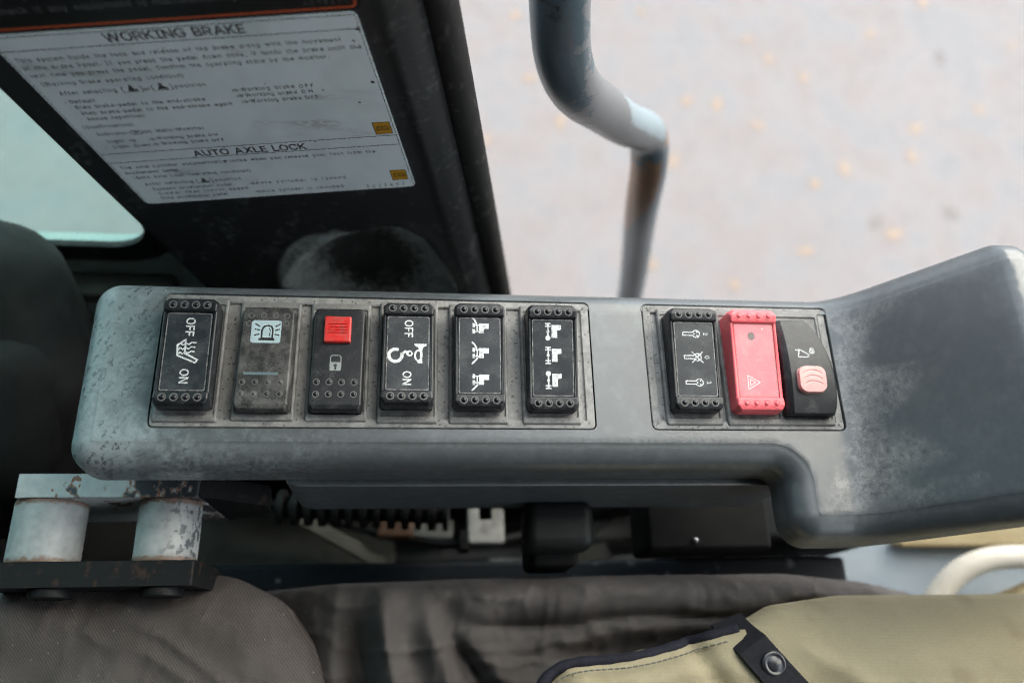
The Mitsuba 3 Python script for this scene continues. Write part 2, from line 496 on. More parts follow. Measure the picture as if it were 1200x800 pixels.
mat("mat_khaki", proc(khaki_color), 0.95, lambda p, n, uv: dr.sin(6.2832 * p.x / 0.0013) + dr.sin(6.2832 * (p.y + 0.3 * p.z) / 0.0013) + noise(p.x * 1500, p.y * 1500, p.z * 1500), 3e-5, eps=1e-4, spec=0.05)
mat("mat_navy", proc(lambda p, n, uv: mix((0.006, 0.0065, 0.011), (0.015, 0.016, 0.025), noise(p.x * 1500, p.y * 1500, p.z * 1500))), 0.8, spec=0.25)
mat("mat_strap", proc(lambda p, n, uv: mix((0.005, 0.005, 0.007), (0.013, 0.013, 0.017), noise(p.x * 1300, p.y * 1300, p.z * 1300))), 0.75, spec=0.25)
mat("mat_snap", (0.016, 0.017, 0.022), 0.25, clearcoat=0.6)
mat("mat_steel", (0.45, 0.45, 0.46), 0.25, metallic=1.0)

mat("mat_cab_dark", (0.016, 0.017, 0.018), 0.7, spec=0.15)
mat("mat_cab_grey", (0.11, 0.115, 0.115), 0.6)
mat("mat_cab_teal", proc(lambda p, n, uv: mix((0.27, 0.33, 0.32), (0.34, 0.40, 0.39), fbm(p.x * 60, p.y * 60, p.z * 60))), 0.45)
mat("mat_floor", proc(lambda p, n, uv: mix((0.012, 0.012, 0.012), (0.030, 0.029, 0.027), fbm(p.x * 30, p.y * 30, p.z * 30))), 0.85)
mat("mat_olive_grey", proc(lambda p, n, uv: mix((0.070, 0.073, 0.060), (0.125, 0.125, 0.108), fbm(p.x * 80, p.y * 80, p.z * 80))), 0.6)
mat("mat_blue_rail", proc(lambda p, n, uv: mix((0.014, 0.018, 0.024), (0.12, 0.13, 0.14), smoothstep(0.66, 0.85, fbm(p.x * 130, p.y * 130, p.z * 130)))), 0.6, spec=0.2)
mat("mat_white_plastic", proc(lambda p, n, uv: mix((0.50, 0.50, 0.48), (0.32, 0.31, 0.29), smoothstep(0.45, 0.8, fbm(p.x * 150, p.y * 150, p.z * 150)))), 0.5)
mat("mat_cream", proc(lambda p, n, uv: mix((0.58, 0.54, 0.46), (0.44, 0.39, 0.31), fbm(p.x * 90, p.y * 90, p.z * 90))), 0.55)
mat("mat_orange_brown", (0.12, 0.065, 0.038), 0.6)
mat("mat_blue_grey", proc(lambda p, n, uv: mix((0.16, 0.20, 0.235), (0.23, 0.26, 0.28), fbm(p.x * 30, p.y * 60, p.z * 40))), 0.6)
mat("mat_ochre", proc(lambda p, n, uv: mix((0.19, 0.135, 0.06), (0.29, 0.235, 0.13), fbm(p.x * 40, p.y * 40, p.z * 40))), 0.7)
mat("mat_hose", (0.022, 0.023, 0.023), 0.5, spec=0.25)
mat("mat_lever", (0.010, 0.0115, 0.0115), 0.5, spec=0.3)
scene["mat_glass"] = {"type": "thindielectric", "int_ior": 1.5, "specular_transmittance": {"type": "rgb", "value": [0.58, 0.85, 0.81]}}

# ------------------------------------------------------------------ the setting: ground, cab round the console
struct("ground", trimesh.Trimesh([[-60, -60, -1.7], [60, -60, -1.7], [60, 60, -1.7], [-60, 60, -1.7]], [[0, 1, 2], [0, 2, 3]]), "mat_ground", False, "pale pinkish grey pavement outside the cab")


def bx(x0, x1, y0, y1, z0, z1, r=0.004):
    return tm(rbox(x0, x1, y0, y1, z0, z1, r, 12))


struct("cab_floor", bx(-0.75, 1.05, -1.15, 0.165, -0.62, -0.56), "mat_floor")
struct("cab_roof", bx(-0.75, 1.05, -1.15, 0.17, 0.95, 1.0), "mat_cab_grey")
struct("cab_rear_wall", bx(-0.80, -0.74, -1.15, 0.17, -0.56, 0.95), "mat_cab_dark")
struct("cab_side_wall", bx(-0.75, 1.05, -1.20, -1.14, -0.56, 0.95), "mat_cab_dark")
struct("added_front_panel", bx(1.05, 1.09, -1.15, 0.165, -0.62, 0.20), "mat_cab_dark")  # unseen front, raised to keep low light off the console face
struct("added_lower_side", bx(-0.05, 0.405, 0.040, 0.058, -0.56, -0.16), "mat_cab_dark")  # panel added to shade the gap under the console, sized for the light

# ------------------------------------------------------------------ console housing
def rise(x):
    def ramp(u, w):
        return np.where(u < -w, 0, np.where(u > w, u, (u + w) ** 2 / (4 * w)))
    return 1.42 * ramp(x - 0.3212, 0.012) - 1.42 * ramp(x - 0.3660, 0.0015) - 0.60 * ramp(x - 0.3750, 0.002)


plan = box(-0.033, -0.0175, 0.50, 0.070).union(box(0.2835, -0.0505, 0.50, 0.070))
plan = plan.buffer(-0.0116, quad_segs=12).buffer(0.0116, quad_segs=12).buffer(0.007, quad_segs=12).buffer(-0.007, quad_segs=12)


def raise_end(v):
    v = v.copy()
    v[:, 2] += rise(v[:, 0])
    return v


def crown(v):
    """slight sag and crown of the moulding"""
    v = raise_end(v)
    return v


hole1 = rrect(-0.0006, 0.1951, -0.0006, 0.0628, 0.0026)
hole2 = rrect(0.2207, 0.3146, -0.0006, 0.0628, 0.0026)
con = thing("console", "long dark grey plastic switch console with dusty left end and raised right end", "console")
part(con, "housing", slab(plan, [(0.003, -0.022), (-0.0008, -0.022), (-0.0008, -0.019), (-0.0002, -0.0118)] + fillet(0.0107, 0.0, -0.0004, 11)[1:] + [(0.0110, 0.0)], 0.0016, 0.0028, [hole1, hole2], 0.0045, crown), "mat_console", 40)
tray = box(0.054, -0.0212, 0.300, 0.064).buffer(-0.006).buffer(0.006)
part(con, "lower_tray", slab(tray, [(0.006, -0.082), (0.0, -0.078), (0.0, -0.0225)], 0.006, 0.012), "mat_console", 30)
tray = box(-0.026, -0.0055, 0.0535, 0.062).buffer(-0.004).buffer(0.004)
part(con, "lower_tray", slab(tray, [(0.004, -0.046), (0.0, -0.042), (0.0, -0.0205)], 0.006, 0.012), "mat_console", 30)
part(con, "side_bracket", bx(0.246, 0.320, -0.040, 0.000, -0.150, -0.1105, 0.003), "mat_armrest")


def bezel(x0, x1, y0, y1):
    """switch plate: raised rim, recessed dusty floor"""
    o = rrect(x0, x1, y0, y1, 0.002)
    w = 0.0036
    rings = [(0.0, -0.0045), (0.0, -0.0006), (0.0003, -0.0002), (w, -0.0002), (w + 0.0006, -0.0014)]
    return slab(o, rings, 0.0008, 0.003)


bz1 = part(con, "switch_plate", bezel(0.0, 0.1945, 0.0, 0.0622), "mat_bezel", 30, "long dusty grey plate holding six switches")
bz2 = part(con, "switch_plate", bezel(0.2213, 0.3140, 0.0, 0.0622), "mat_bezel", 30, "short dusty grey plate holding three switches")

# ------------------------------------------------------------------ switches
MM = 0.001


def scl(m):
    m = m.copy()
    m.apply_scale(MM)
    return m


def line(pts, w):
    return LineString(pts).buffer(w / 2, cap_style="round", quad_segs=4)


def text2d(s, h, bold=False, stretch=1.0, turn=0, at=(0, 0)):
    """lettering as a flat shape in millimetres, centred, turned by degrees"""
    m = meshkit.text_mesh(s, h, 0.1, bold)
    b = m.bounds
    m.apply_translation([-(b[0][0] + b[1][0]) / 2, -(b[0][1] + b[1][1]) / 2, 0])
    m.apply_scale([stretch, 1, 1])
    a = math.radians(turn)
    r = np.eye(4)
    r[:2, :2] = [[math.cos(a), -math.sin(a)], [math.sin(a), math.cos(a)]]
    m.apply_transform(r)
    m.apply_translation([at[0], at[1], 0])
    return m


def flat(items, z, th=0.06):
    """prints: shapely shapes or letter meshes (mm) laid at height z"""
    out = []
    for g in items:
        if isinstance(g, trimesh.Trimesh):
            m = g.copy()
            m.apply_scale([1, 1, th / 0.1])
            m.apply_translation([0, 0, z])
            out.append(m)
        else:
            out.append(prism(g, th, z))
    return trimesh.util.concatenate(out)


def domes(pts, r, h, z):
    out = []
    for x, y in pts:
        s = trimesh.creation.icosphere(2, 1.0)
        s.apply_scale([r, r, h])
        s.apply_translation([x, y, z])
        out.append(s)
    return trimesh.util.concatenate(out)


def ringlets(pts, r0, r1, z, th=0.08):
    return trimesh.util.concatenate([prism(Point(x, y).buffer(r1, quad_segs=6).difference(Point(x, y).buffer(r0, quad_segs=6)), th, z) for x, y in pts])


def place(mesh, cx, cy, tilt, z=0.0):
    return moved(scl(mesh), shift(cx * MM, cy * MM, z * MM) @ rotx(tilt))


def mount(sw, cx, w=27.0, y0=1.8, y1=60.2, z=0.9):
    m = rbox(cx - w / 2, cx + w / 2, y0, y1, -3.5, z, 1.0) - rbox(cx - w / 2 + 1.3, cx + w / 2 - 1.3, y0 + 3.0, y1 - 3.0, z - 0.9, z + 4, 0.8)
    part(sw, "mount", scl(tm(m)), "mat_mount")


def grip_rocker(name_label, cx, cy, tilt, prints, body="mat_black", plate="mat_plate", worn="mat_worn", dot="mat_dot", ring="mat_ring", print_mat="mat_print", group=None):
    sw = thing("rocker_switch", name_label, "rocker switch", group)
    mount(sw, cx)
    P = lambda m: place(m, cx, cy, tilt, 1.0)
    core = hull([(sx * 10.4, sy * 22.9, -5.0) for sx in (-1, 1) for sy in (-1, 1)] + [(sx * 10.55, sy * 22.4, 8.6) for sx in (-1, 1) for sy in (-1, 1)], 0.8)
    cut = m3.Manifold.cube([19.6, 36.2, 6.0], True).translate([0, 0, 9.2 + 2.35])
    g = []
    for s in (-1, 1):
        g.append(hull([(sx * 10.3, s * 18.9, 9.6) for sx in (-1, 1)] + [(sx * 10.4, s * 21.2, 9.95) for sx in (-1, 1)] + [(sx * 9.2, s * 22.9, 9.6) for sx in (-1, 1)] + [(sx * 9.0, s * 23.6, 8.2) for sx in (-1, 1)] + [(sx * 10.4, s * 22.6, 7.6) for sx in (-1, 1)] + [(sx * 10.6, s * 18.9, 4.0) for sx in (-1, 1)] + [(sx * 9.6, s * 23.8, 3.5) for sx in (-1, 1)] + [(sx * 10.6, s * 22.6, 3.5) for sx in (-1, 1)], 1.0))
    rail = [hull([(sx * 10.6, -19, 8.7), (sx * 10.6, 19, 8.7), (sx * 10.6, -19, 6.0), (sx * 10.6, 19, 6.0)], 0.75) for sx in (-1, 1)]
    m = (core - cut) + g[0] + g[1] + rail[0] + rail[1]
    part(sw, "body", P(tm(m)), body, 35)
    zc = 9.2 - 0.65
    # zc: floor of the recess
    part(sw, "label_plate", P(prism(rrect(-9.5, 9.5, -17.7, 17.7, 0.8), 0.5, zc + 0.02)), plate, 30)
    part(sw, "plate_edge", P(prism(rrect(-9.4, 9.4, -17.6, 17.6, 0.8).difference(rrect(-9.05, 9.05, -17.2, 17.2, 0.7)), 0.08, zc + 0.53)), worn, 30)
    for nm, items in prints.items():
        part(sw, nm, P(flat(items, zc + 0.53)), print_mat, False)
    xs = (-7.2, -2.4, 2.4, 7.2)
    pts = [(x, s * 20.9) for s in (-1, 1) for x in xs]
    part(sw, "grip_dots", P(domes(pts, 1.2, 0.85, 10.85)), dot, True, kind="stuff")
    part(sw, "dot_rims", P(ringlets(pts, 1.25, 1.80, 10.88)), ring, False, kind="stuff")
    return sw


def axis_turn(g):
    """symbols are printed turned a quarter to the right"""
    return affinity.rotate(g, -90, origin=(0, 0))


# --- symbols (mm, in the switch's own frame, x right, y away)
def seat_heater():
    seat = [(-0.6, 5.3), (-3.9, 2.9), (-3.5, -1.9), (4.1, -5.1), (5.0, -3.8), (-0.5, -0.9), (-0.6, 5.3)]
    out = [line(seat, 0.75)]
    for k in range(3):
        y = 3.4 - 2.0 * k
        out.append(line([(-3.6 + 0.2 * k, y - 0.8), (-2.6, y + 0.2), (-1.5, y - 0.6), (-0.4, y + 0.4), (0.8, y - 0.3), (2.0, y + 0.7), (3.6 - 0.2 * k, y + 0.5)], 0.6))
    return shapely.union_all(out)


def hook():
    a = [(2.9 * math.cos(t) - 4.6, 2.9 * math.sin(t) - 1.3) for t in np.linspace(math.radians(75), math.radians(372), 22)]
    sh = line(a, 1.5).union(line([(-1.8, -0.8), (-0.4, 0.6), (0.9, -0.4)], 1.1)).union(Point(1.6, -0.3).buffer(1.45))
    return affinity.translate(sh.difference(Point(1.8, -0.3).buffer(0.6)), -0.9, 0)


def horn():
    bell = Polygon([(2.7, 4.4), (8.3, 4.4), (8.2, 3.5), (6.6, 2.5), (6.3, 1.2), (4.9, 1.2), (4.6, 2.5), (2.9, 3.5)])
    loop = affinity.translate(affinity.scale(Point(0, 0).buffer(1.0), 1.9, 2.9), 4.6, -1.3).difference(affinity.translate(affinity.scale(Point(0, 0).buffer(1.0), 1.05, 2.0), 4.6, -1.3))
    return shapely.union_all([bell, loop, box(5.3, -4.6, 6.3, 2.0), box(4.2, -5.0, 6.5, -4.2)])


def carrier(kind, x, y):
    """small machine seen from the side, turned a quarter: body block, two axles, raised or lowered blades"""
    g = [Polygon([(-0.9, -2.4), (1.3, -2.4), (1.3, -0.2), (3.6, -0.2), (3.6, 2.3), (-0.9, 2.3), (-0.9, 2.3)]), box(-3.8, -2.5, -2.7, -0.4), box(-3.8, 0.4, -2.7, 2.4), box(-2.9, -1.8, -0.8, -1.2), box(-2.9, 1.2, -0.8, 1.8), box(-2.0, -1.8, -1.4, 1.8)]
    if kind in (0, 1):
        g.append(line([(-2.0, 2.2), (-2.9, 4.0), (-3.9, 4.9)], 0.75))
    if kind in (1, 2):
        g.append(line([(-1.6, -2.4), (-2.9, -3.9), (-4.0, -5.0)], 0.75))
    return affinity.translate(shapely.union_all(g), x, y)


def axle(kind, x, y):
    g = [Polygon([(-0.2, -2.9), (2.4, -2.9), (2.4, 0.6), (4.2, 0.9), (4.2, 3.1), (-0.2, 3.1)])]
    g.append(box(-2.2, -3.0, -1.5, 3.0))
    if kind in (0, 1):
        g += [box(-3.2, 3.4, -0.6, 4.0), box(-3.2, 2.2, -0.6, 2.8), box(-2.3, 2.4, -1.4, 3.8)]
    else:
        g.append(Point(-1.9, 3.0).buffer(1.2))
    if kind in (1, 2):
        g += [box(-3.2, -4.0, -0.6, -3.4), box(-3.2, -2.8, -0.6, -2.2), box(-2.3, -3.8, -1.4, -2.4)]
    else:
        g.append(Point(-1.9, -3.0).buffer(1.2))
    g.append(Point(-1.9, 0).buffer(0.7))
    return affinity.translate(shapely.union_all(g), x, y)


def lamp(x, y, crossed=False):
    w = 0.42
    c = Point(2.0, 0).buffer(1.9, quad_segs=8)
    stick = box(-4.6, -0.95, 1.0, 0.95)
    o = c.union(stick)
    g = [o.difference(o.buffer(-w))]
    for a in (60, 180, 300):
        g.append(Point(2.0 + 0.95 * math.cos(math.radians(a)), 0.95 * math.sin(math.radians(a))).buffer(0.36))
    if crossed:
        g += [line([(-0.6, -2.5), (4.4, 2.5)], w), line([(-0.6, 2.5), (4.4, -2.5)], w)]
    return affinity.translate(shapely.union_all(g), x, y)


def outline(g, w):
    return g.difference(g.buffer(-w))


B = True
grip_rocker("black rocker switch with white OFF, ON and heated seat print, first from the left", 14.7, 31.0, 2.5,
            {"off_lettering": [text2d("OFF", 3.6, B, 0.92, -90, (0.6, 11.2))], "on_lettering": [text2d("ON", 3.6, B, 0.92, -90, (0.2, -11.2))], "seat_symbol": [seat_heater()]})
grip_rocker("black rocker switch with white OFF, ON, hook and horn print", 109.4, 31.4, -1.0,
            {"off_lettering": [text2d("OFF", 3.6, B, 0.92, -90, (0.2, 11.6))], "on_lettering": [text2d("ON", 3.6, B, 0.92, -90, (-0.2, -12.0))], "hook_symbol": [hook()], "horn_symbol": [horn()]})
grip_rocker("black rocker switch with three white machine icons showing blades raised or lowered", 141.4, 31.8, 5.5,
            {"blade_up_symbol": [carrier(0, 0.5, 12.6)], "blades_symbol": [carrier(1, 0.5, 1.0)], "blade_down_symbol": [carrier(2, 0.5, -11.2)]})
grip_rocker("black rocker switch with three white axle icons, right end of the long plate", 174.6, 32.0, 10.5,
            {"axle_symbol": [axle(0, -0.3, 12.0)], "axles_symbol": [axle(1, -0.3, 1.0)], "lower_axle_symbol": [axle(2, -0.3, -10.4)]})
grip_rocker("black rocker switch with outlined lamp icons 2, 0 and 1, left of the red switch", 241.4, 31.8, 6.5,
            {"lamp_symbol": [lamp(-0.9, 12.0)], "crossed_lamp_symbol": [lamp(-0.9, 0.8, True)], "lower_lamp_symbol": [lamp(-0.9, -11.2)],
             "figure_two": [text2d("2", 2.1, False, 1, -90, (5.6, 12.0))], "figure_nought": [text2d("0", 2.1, False, 1, -90, (5.6, 0.8))], "figure_one": [text2d("1", 2.1, False, 1, -90, (5.6, -11.2))]})
tri = Polygon([(-3.2, 3.4), (-3.2, -3.8), (3.2, -0.2)])
red = grip_rocker("red hazard warning rocker switch with a pale triangle print and a grey disc", 270.6, 31.6, 6.5,
                  {"triangle_symbol": [outline(affinity.translate(tri, -1.8, -10.4), 0.42)], "inner_triangle": [outline(affinity.translate(affinity.scale(tri, 0.5, 0.5, origin=(-1.1, -0.2)), -1.8, -10.4), 0.40)], "white_dot": [Point(4.4, 15.2).buffer(0.36)]},
                  body="mat_red", plate="mat_red_plate", worn="mat_red_worn", dot="mat_red", ring="mat_red", print_mat="mat_pink_print")
part(red, "disc", place(flat([affinity.translate(affinity.scale(Point(0, 0).buffer(1.0), 1.75, 1.95), -1.3, 11.6)], 9.2 - 0.65 + 0.53), 270.6, 31.6, 6.5, 1.0), "mat_grey_disc", False)


def flat_rocker(label, cx, cy, tilt, body):
    sw = thing("rocker_switch", label, "rocker switch")
    mount(sw, cx, 27.0, 2.5, 59.0, 0.8)
    r = 1.1
    c = [(sx * 9.2, 23.0, 5.0) for sx in (-1, 1)] + [(sx * 10.3, 21.6, 5.0) for sx in (-1, 1)] + [(sx * 10.3, -21.8, 5.6) for sx in (-1, 1)] + [(sx * 9.4, -23.4, 5.2) for sx in (-1, 1)] + [(sx * 10.5, sy * 23.2, -4.0) for sx in (-1, 1) for sy in (-1, 1)]
    m = hull(c, r)
    part(sw, "body", place(tm(m), cx, cy, tilt), body, 35)
    return sw


# --- beacon switch
cx, cy, tl = 47.0, 30.2, -1.5
s2 = flat_rocker("grimy grey rocker switch with a pale blue flashing beacon symbol and a dull bar", cx, cy, tl, "mat_dusty")


def zflat(y):
    return 6.1 + (21.6 - y) / 43.4 * 0.6


def placed(m, cx, cy, tl, y):
    return place(m, cx, cy, tl, 0.0)


def on_flat(items, th=0.06, lift=0.0):
    m = flat(items, 0.0, th)
    m.vertices[:, 2] += zflat(m.vertices[:, 1]) + lift
    return m


lens = rrect(-6.9, 6.0, 6.2, 17.2, 1.2)
part(s2, "lens", place(on_flat([lens], 0.25), cx, cy, tl), "mat_lens", 30, "pale blue square with a black beacon symbol")
dome = Polygon([(-2.3, 8.3), (-2.3, 12.6), (-1.5, 14.2), (0.2, 14.8), (1.9, 14.2), (2.5, 12.6), (2.5, 8.3)]).buffer(0.3)
bea = [outline(dome, 0.75), box(-3.4, 7.4, 3.5, 8.4), line([(1.2, 9.5), (1.4, 12.4), (0.8, 13.4)], 0.35)]
for sgn, x0 in ((-1, -3.2), (1, 3.4)):
    for dy, e in ((10.4, -0.5), (12.4, 0.4), (14.2, 1.2)):
        bea.append(line([(x0 + sgn * 0.2, dy), (x0 + sgn * 2.0, dy + e)], 0.55))
part(s2, "beacon_symbol", place(on_flat(bea, 0.06, 0.25), cx, cy, tl), "mat_ink", False)
part(s2, "bar_lens", place(on_flat([rrect(-8.4, 6.4, -8.9, -7.7, 0.3)], 0.15), cx, cy, tl), "mat_lens_dull", False)
dp = [(x, y) for y in (-12.2, -17.6) for x in (-8.4, -3.0, 2.4, 7.8)]
dq = [(-8.2, 15.6), (7.9, 15.8), (-7.4, 19.6), (-2.2, 19.8), (3.2, 19.8), (8.1, 19.6)]
m = domes(dp, 1.0, 0.7, 0)
m.vertices[:, 2] += zflat(m.vertices[:, 1])
part(s2, "grip_dots", place(m, cx, cy, tl), "mat_dusty", True, kind="stuff")
m = ringlets(dp + dq, 0.95, 1.35, 0)
m.vertices[:, 2] += zflat(m.vertices[:, 1])
part(s2, "dot_rims", place(m, cx, cy, tl), "mat_ring", False, kind="stuff")

# --- locked switch with the red latch
cx, cy, tl = 78.4, 30.2, -1.0
s3 = flat_rocker("glossy black rocker switch with a bright red latch and a grey padlock symbol", cx, cy, tl, "mat_black")
lt = rbox(-6.4, 5.4, 6.6, 19.2, 4.0, 8.4, 0.7)
for y in (11.0, 12.4, 13.8, 15.2):
    lt = lt - m3.Manifold.cube([8.6, 0.5, 1.0], True).translate([-0.5, y, 8.4])
part(s3, "latch", place(tm(lt), cx, cy, tl), "mat_red_latch", 35, "bright red ribbed sliding latch")
pad = [outline(rrect(-3.2, 1.8, -6.4, -2.2, 0.5).union(rrect(-3.2, 1.8, -6.4, 1.1, 1.6)), 0.42), rrect(-3.2, 1.8, -6.4, -2.4, 0.5).difference(Point(-0.7, -3.9).buffer(0.75)).difference(box(-1.1, -6.0, -0.3, -4.0))]
part(s3, "print", place(on_flat(pad), cx, cy, tl), "mat_print_dull", False)
dp = [(x, y) for y in (-11.8, -17.4) for x in (-8.4, -3.0, 2.4, 7.8)]
m = domes(dp, 1.05, 0.75, 0)
m.vertices[:, 2] += zflat(m.vertices[:, 1])
part(s3, "grip_dots", place(m, cx, cy, tl), "mat_dot", True, kind="stuff")
m = ringlets(dp, 1.1, 1.5, 0)
m.vertices[:, 2] += zflat(m.vertices[:, 1])
part(s3, "dot_rims", place(m, cx, cy, tl), "mat_ring", False, kind="stuff")

# --- domed switch with the pink latch
cx, cy, tl = 295.3, 30.6, 2.0
s9 = thing("rocker_switch", "smooth black domed rocker switch with a pink latch, at the right end of the row", "rocker switch")
mount(s9, cx + 1.0, 27.0)


def dome_z(y):
    return 10.6 - 3.6 * ((y + 4.0) / 24.5) ** 2


ys = np.linspace(-24.0, 21.5, 19)
xr = np.interp(ys, [-24.0, -21, -12, -4, 4, 12, 17, 21.5], [11.6, 12.7, 13.3, 12.9, 11.7, 9.6, 7.4, 4.4])
pts = [(x, y, dome_z(y) - 0.8) for y, r_ in zip(ys, xr) for x in (-8.4, r_ - 1.2)] + [(x, y, dome_z(y) - 2.6) for y, r_ in zip(ys, xr) for x in (-10.6, r_)] + [(x, y, -4.0) for y, r_ in zip(ys, xr) for x in (-10.8, r_ + 0.2)]
part(s9, "body", place(tm(hull(pts, 0.8, 12)), cx, cy, tl), "mat_black", 22)


def on_dome(m, lift=0.0):
    m = m.copy()
    m.vertices[:, 2] += dome_z(m.vertices[:, 1]) + lift
    return m


lat = rbox(-6.0, 7.2, -15.6, -2.8, -1.2, 2.0, 1.0)
lat = m3.Manifold.batch_hull([m3.Manifold.cylinder(2.4, 4.0, 3.6, 40).translate([x, y, 0]) for x in (-2.2, 3.4) for y in (-11.7, -6.7)])
lat = lat.refine_to_length(0.8)
for k, y in enumerate((-11.6, -9.0, -6.4)):
    a = [(0.6 + 6.6 * math.sin(t), y - 5.4 + 6.6 * math.cos(t), 2.7) for t in np.linspace(-0.68, 0.68, 9)]
    for i in range(8):
        lat = lat - hull([a[i], a[i + 1]], 0.62, 10)
part(s9, "latch", place(on_dome(tm(lat)), cx, cy, tl), "mat_pink", 35, "pink rounded latch with three curved ridges")
bucket = [line([(-4.6, 5.8), (-3.0, 5.4), (-3.8, 2.2), (0.8, 2.2), (1.6, 3.4), (-3.0, 6.2)], 0.4), outline(affinity.scale(Point(3.3, 5.0).buffer(1.0), 1.3, 1.1), 0.3), line([(2.4, 6.0), (3.2, 6.9), (4.4, 6.4)], 0.3), line([(3.0, 4.2), (3.0, 6.0)], 0.3), line([(3.7, 4.2), (3.8, 6.2)], 0.3)]
part(s9, "print", place(on_dome(flat(bucket, 0.0, 0.06)), cx, cy, tl), "mat_print", False)

# ------------------------------------------------------------------ trim pillar with its signs: a sloping frame (s right, t down) in the plane of the sign
PO = np.array([-0.0455, 0.1195, 0.0965])
PU = np.array([0.9898, 0.0352, 0.1379])
PD = np.array([0.1371, 0.0242, -0.9903]) + 0.0467 * PU
PN = np.array([0.0381, -0.9991, -0.0191])


def pil(s, t, h=0.0):
    s, t, h = np.broadcast_arrays(np.asarray(s, float), np.asarray(t, float), np.asarray(h, float))
    return PO + MM * (s[..., None] * PU + t[..., None] * PD + h[..., None] * PN)


def on_pillar(mesh, h):
    """a mesh drawn in millimetres (x right, y up = minus t, z out) laid on the pillar"""
    v = mesh.vertices
    return trimesh.Trimesh(pil(v[:, 0], -v[:, 1], v[:, 2] + h), mesh.faces, process=False)


ss = np.r_[np.linspace(-19, -14, 8), np.arange(-12, 136, 2.0), np.arange(136, 168.1, 1.0)]
tt = np.r_[np.arange(-860, -70, 10.0), np.arange(-70, 360, 2.0)]
SS, TT = np.meshgrid(ss, tt)
cup = Polygon([(26, 262), (34, 224), (56, 189), (84, 167), (105, 160), (121, 161), (133, 180), (138, 215), (139, 262), (120, 300), (50, 300)]).buffer(6).buffer(-6)
dist = shapely.distance(shapely.points(SS, TT), cup.exterior) * np.where(shapely.contains_xy(cup, SS, TT), 1, -1)
Hh = np.zeros_like(SS)
Hh -= 27 * (1 - np.exp(-np.clip(dist - 1, 0, None) / 21.0))
Hh += 1.6 * np.exp(-((dist + 1.5) / 4.0) ** 2)
Hh -= np.where(SS < -13, 1.0 * (SS + 13) ** 2 * 0.35, 0)
e = np.clip(SS - 143.0, 0, None)
Hh += np.where(SS > 138, 1.3 * np.exp(-((SS - 146.0) / 3.2) ** 2), 0)
Hh -= np.where(SS > 149, 0.055 * (SS - 149) ** 2, 0)
Hh += 0.25 * (meshkit.fbm(np.stack([SS * 0.03, TT * 0.02, SS * 0], -1), 2, 5) - 0.5)
nt, ns = SS.shape
fr = pil(SS, TT, Hh - 0.6)
bk = pil(SS, TT, np.full_like(SS, -34.0))
V = np.vstack([fr.reshape(-1, 3), bk.reshape(-1, 3)])
I = np.arange(nt * ns).reshape(nt, ns)
q = np.stack([I[:-1, :-1], I[1:, :-1], I[1:, 1:], I[:-1, 1:]], -1).reshape(-1, 4)
K = nt * ns
bord = np.r_[I[0, :], I[1:, -1], I[-1, -2::-1], I[-2:0:-1, 0]]
bn = np.roll(bord, -1)
sides = np.c_[bord, bn, bn + K, bord + K]
Fq = np.vstack([q, q[:, ::-1] + K, sides])
pillar_mesh = trimesh.Trimesh(V, np.vstack([Fq[:, [0, 1, 2]], Fq[:, [0, 2, 3]]]), process=False)
pl = thing("trim_pillar", "black plastic cab trim pillar leaning at upper left, with a scooped hand recess", "cab pillar")
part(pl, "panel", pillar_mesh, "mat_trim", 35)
tc = np.linspace(-860, 360, 120)
part(pl, "rubber_seal", tube(pil(165.0, tc, -13.0), 0.0078, 20), "mat_rubber", True, "matt black rubber door seal along the right edge")

sg = thing("instruction_sign", "greyish white instruction sign headed WORKING BRAKE and AUTO AXLE LOCK on the black pillar", "sign")
part(sg, "plate", on_pillar(prism(rrect(0, 136, -121, 0, 3.2), 0.5), 0.0), "mat_sign", 30)
Hs = 0.5


def lay(parent, name, meshes, material, h=Hs, kind=None):
    part(parent, name, on_pillar(trimesh.util.concatenate(meshes), h), material, False, kind=kind)


GLYPH = {}


def words(s, s0, s1, t, cap, bold=False, wide=0.92):
    """a line of lettering from s0 to s1 on the base line t, evenly letter-spaced"""
    out, x, n = [], 0.0, 0
    for c in s:
        if c == " ":
            x += 0.42 * cap
            continue
        if (c, cap, bold) not in GLYPH:
            g = meshkit.text_mesh(c, cap, 0.05, bold)
            GLYPH[c, cap, bold] = g
        g = GLYPH[c, cap, bold].copy()
        b = g.bounds
        g.apply_translation([-b[0][0], 0, 0])
        g.apply_scale([wide, 1, 1])
        out.append((g, x, n))
        x += (b[1][0] - b[0][0]) * wide
        n += 1
    extra = [0.0]
    gaps = len(s) - 1
    gap = (s1 - s0 - x) / max(gaps, 1)
    k = 1.0
    if gap < 0.10 * cap:
        gap = 0.10 * cap
        k = (s1 - s0) / (x + gap * gaps)
    ms, i = [], 0
    for pos, c in enumerate(s):
        if c == " ":
            continue
        g, x0, _ = out[i]
        i += 1
        g.apply_translation([x0 + gap * pos, 0, 0])
        g.apply_scale([k, 1, 1])
        g.apply_translation([s0, -t, 0])
        ms.append(g)
    return trimesh.util.concatenate(ms)


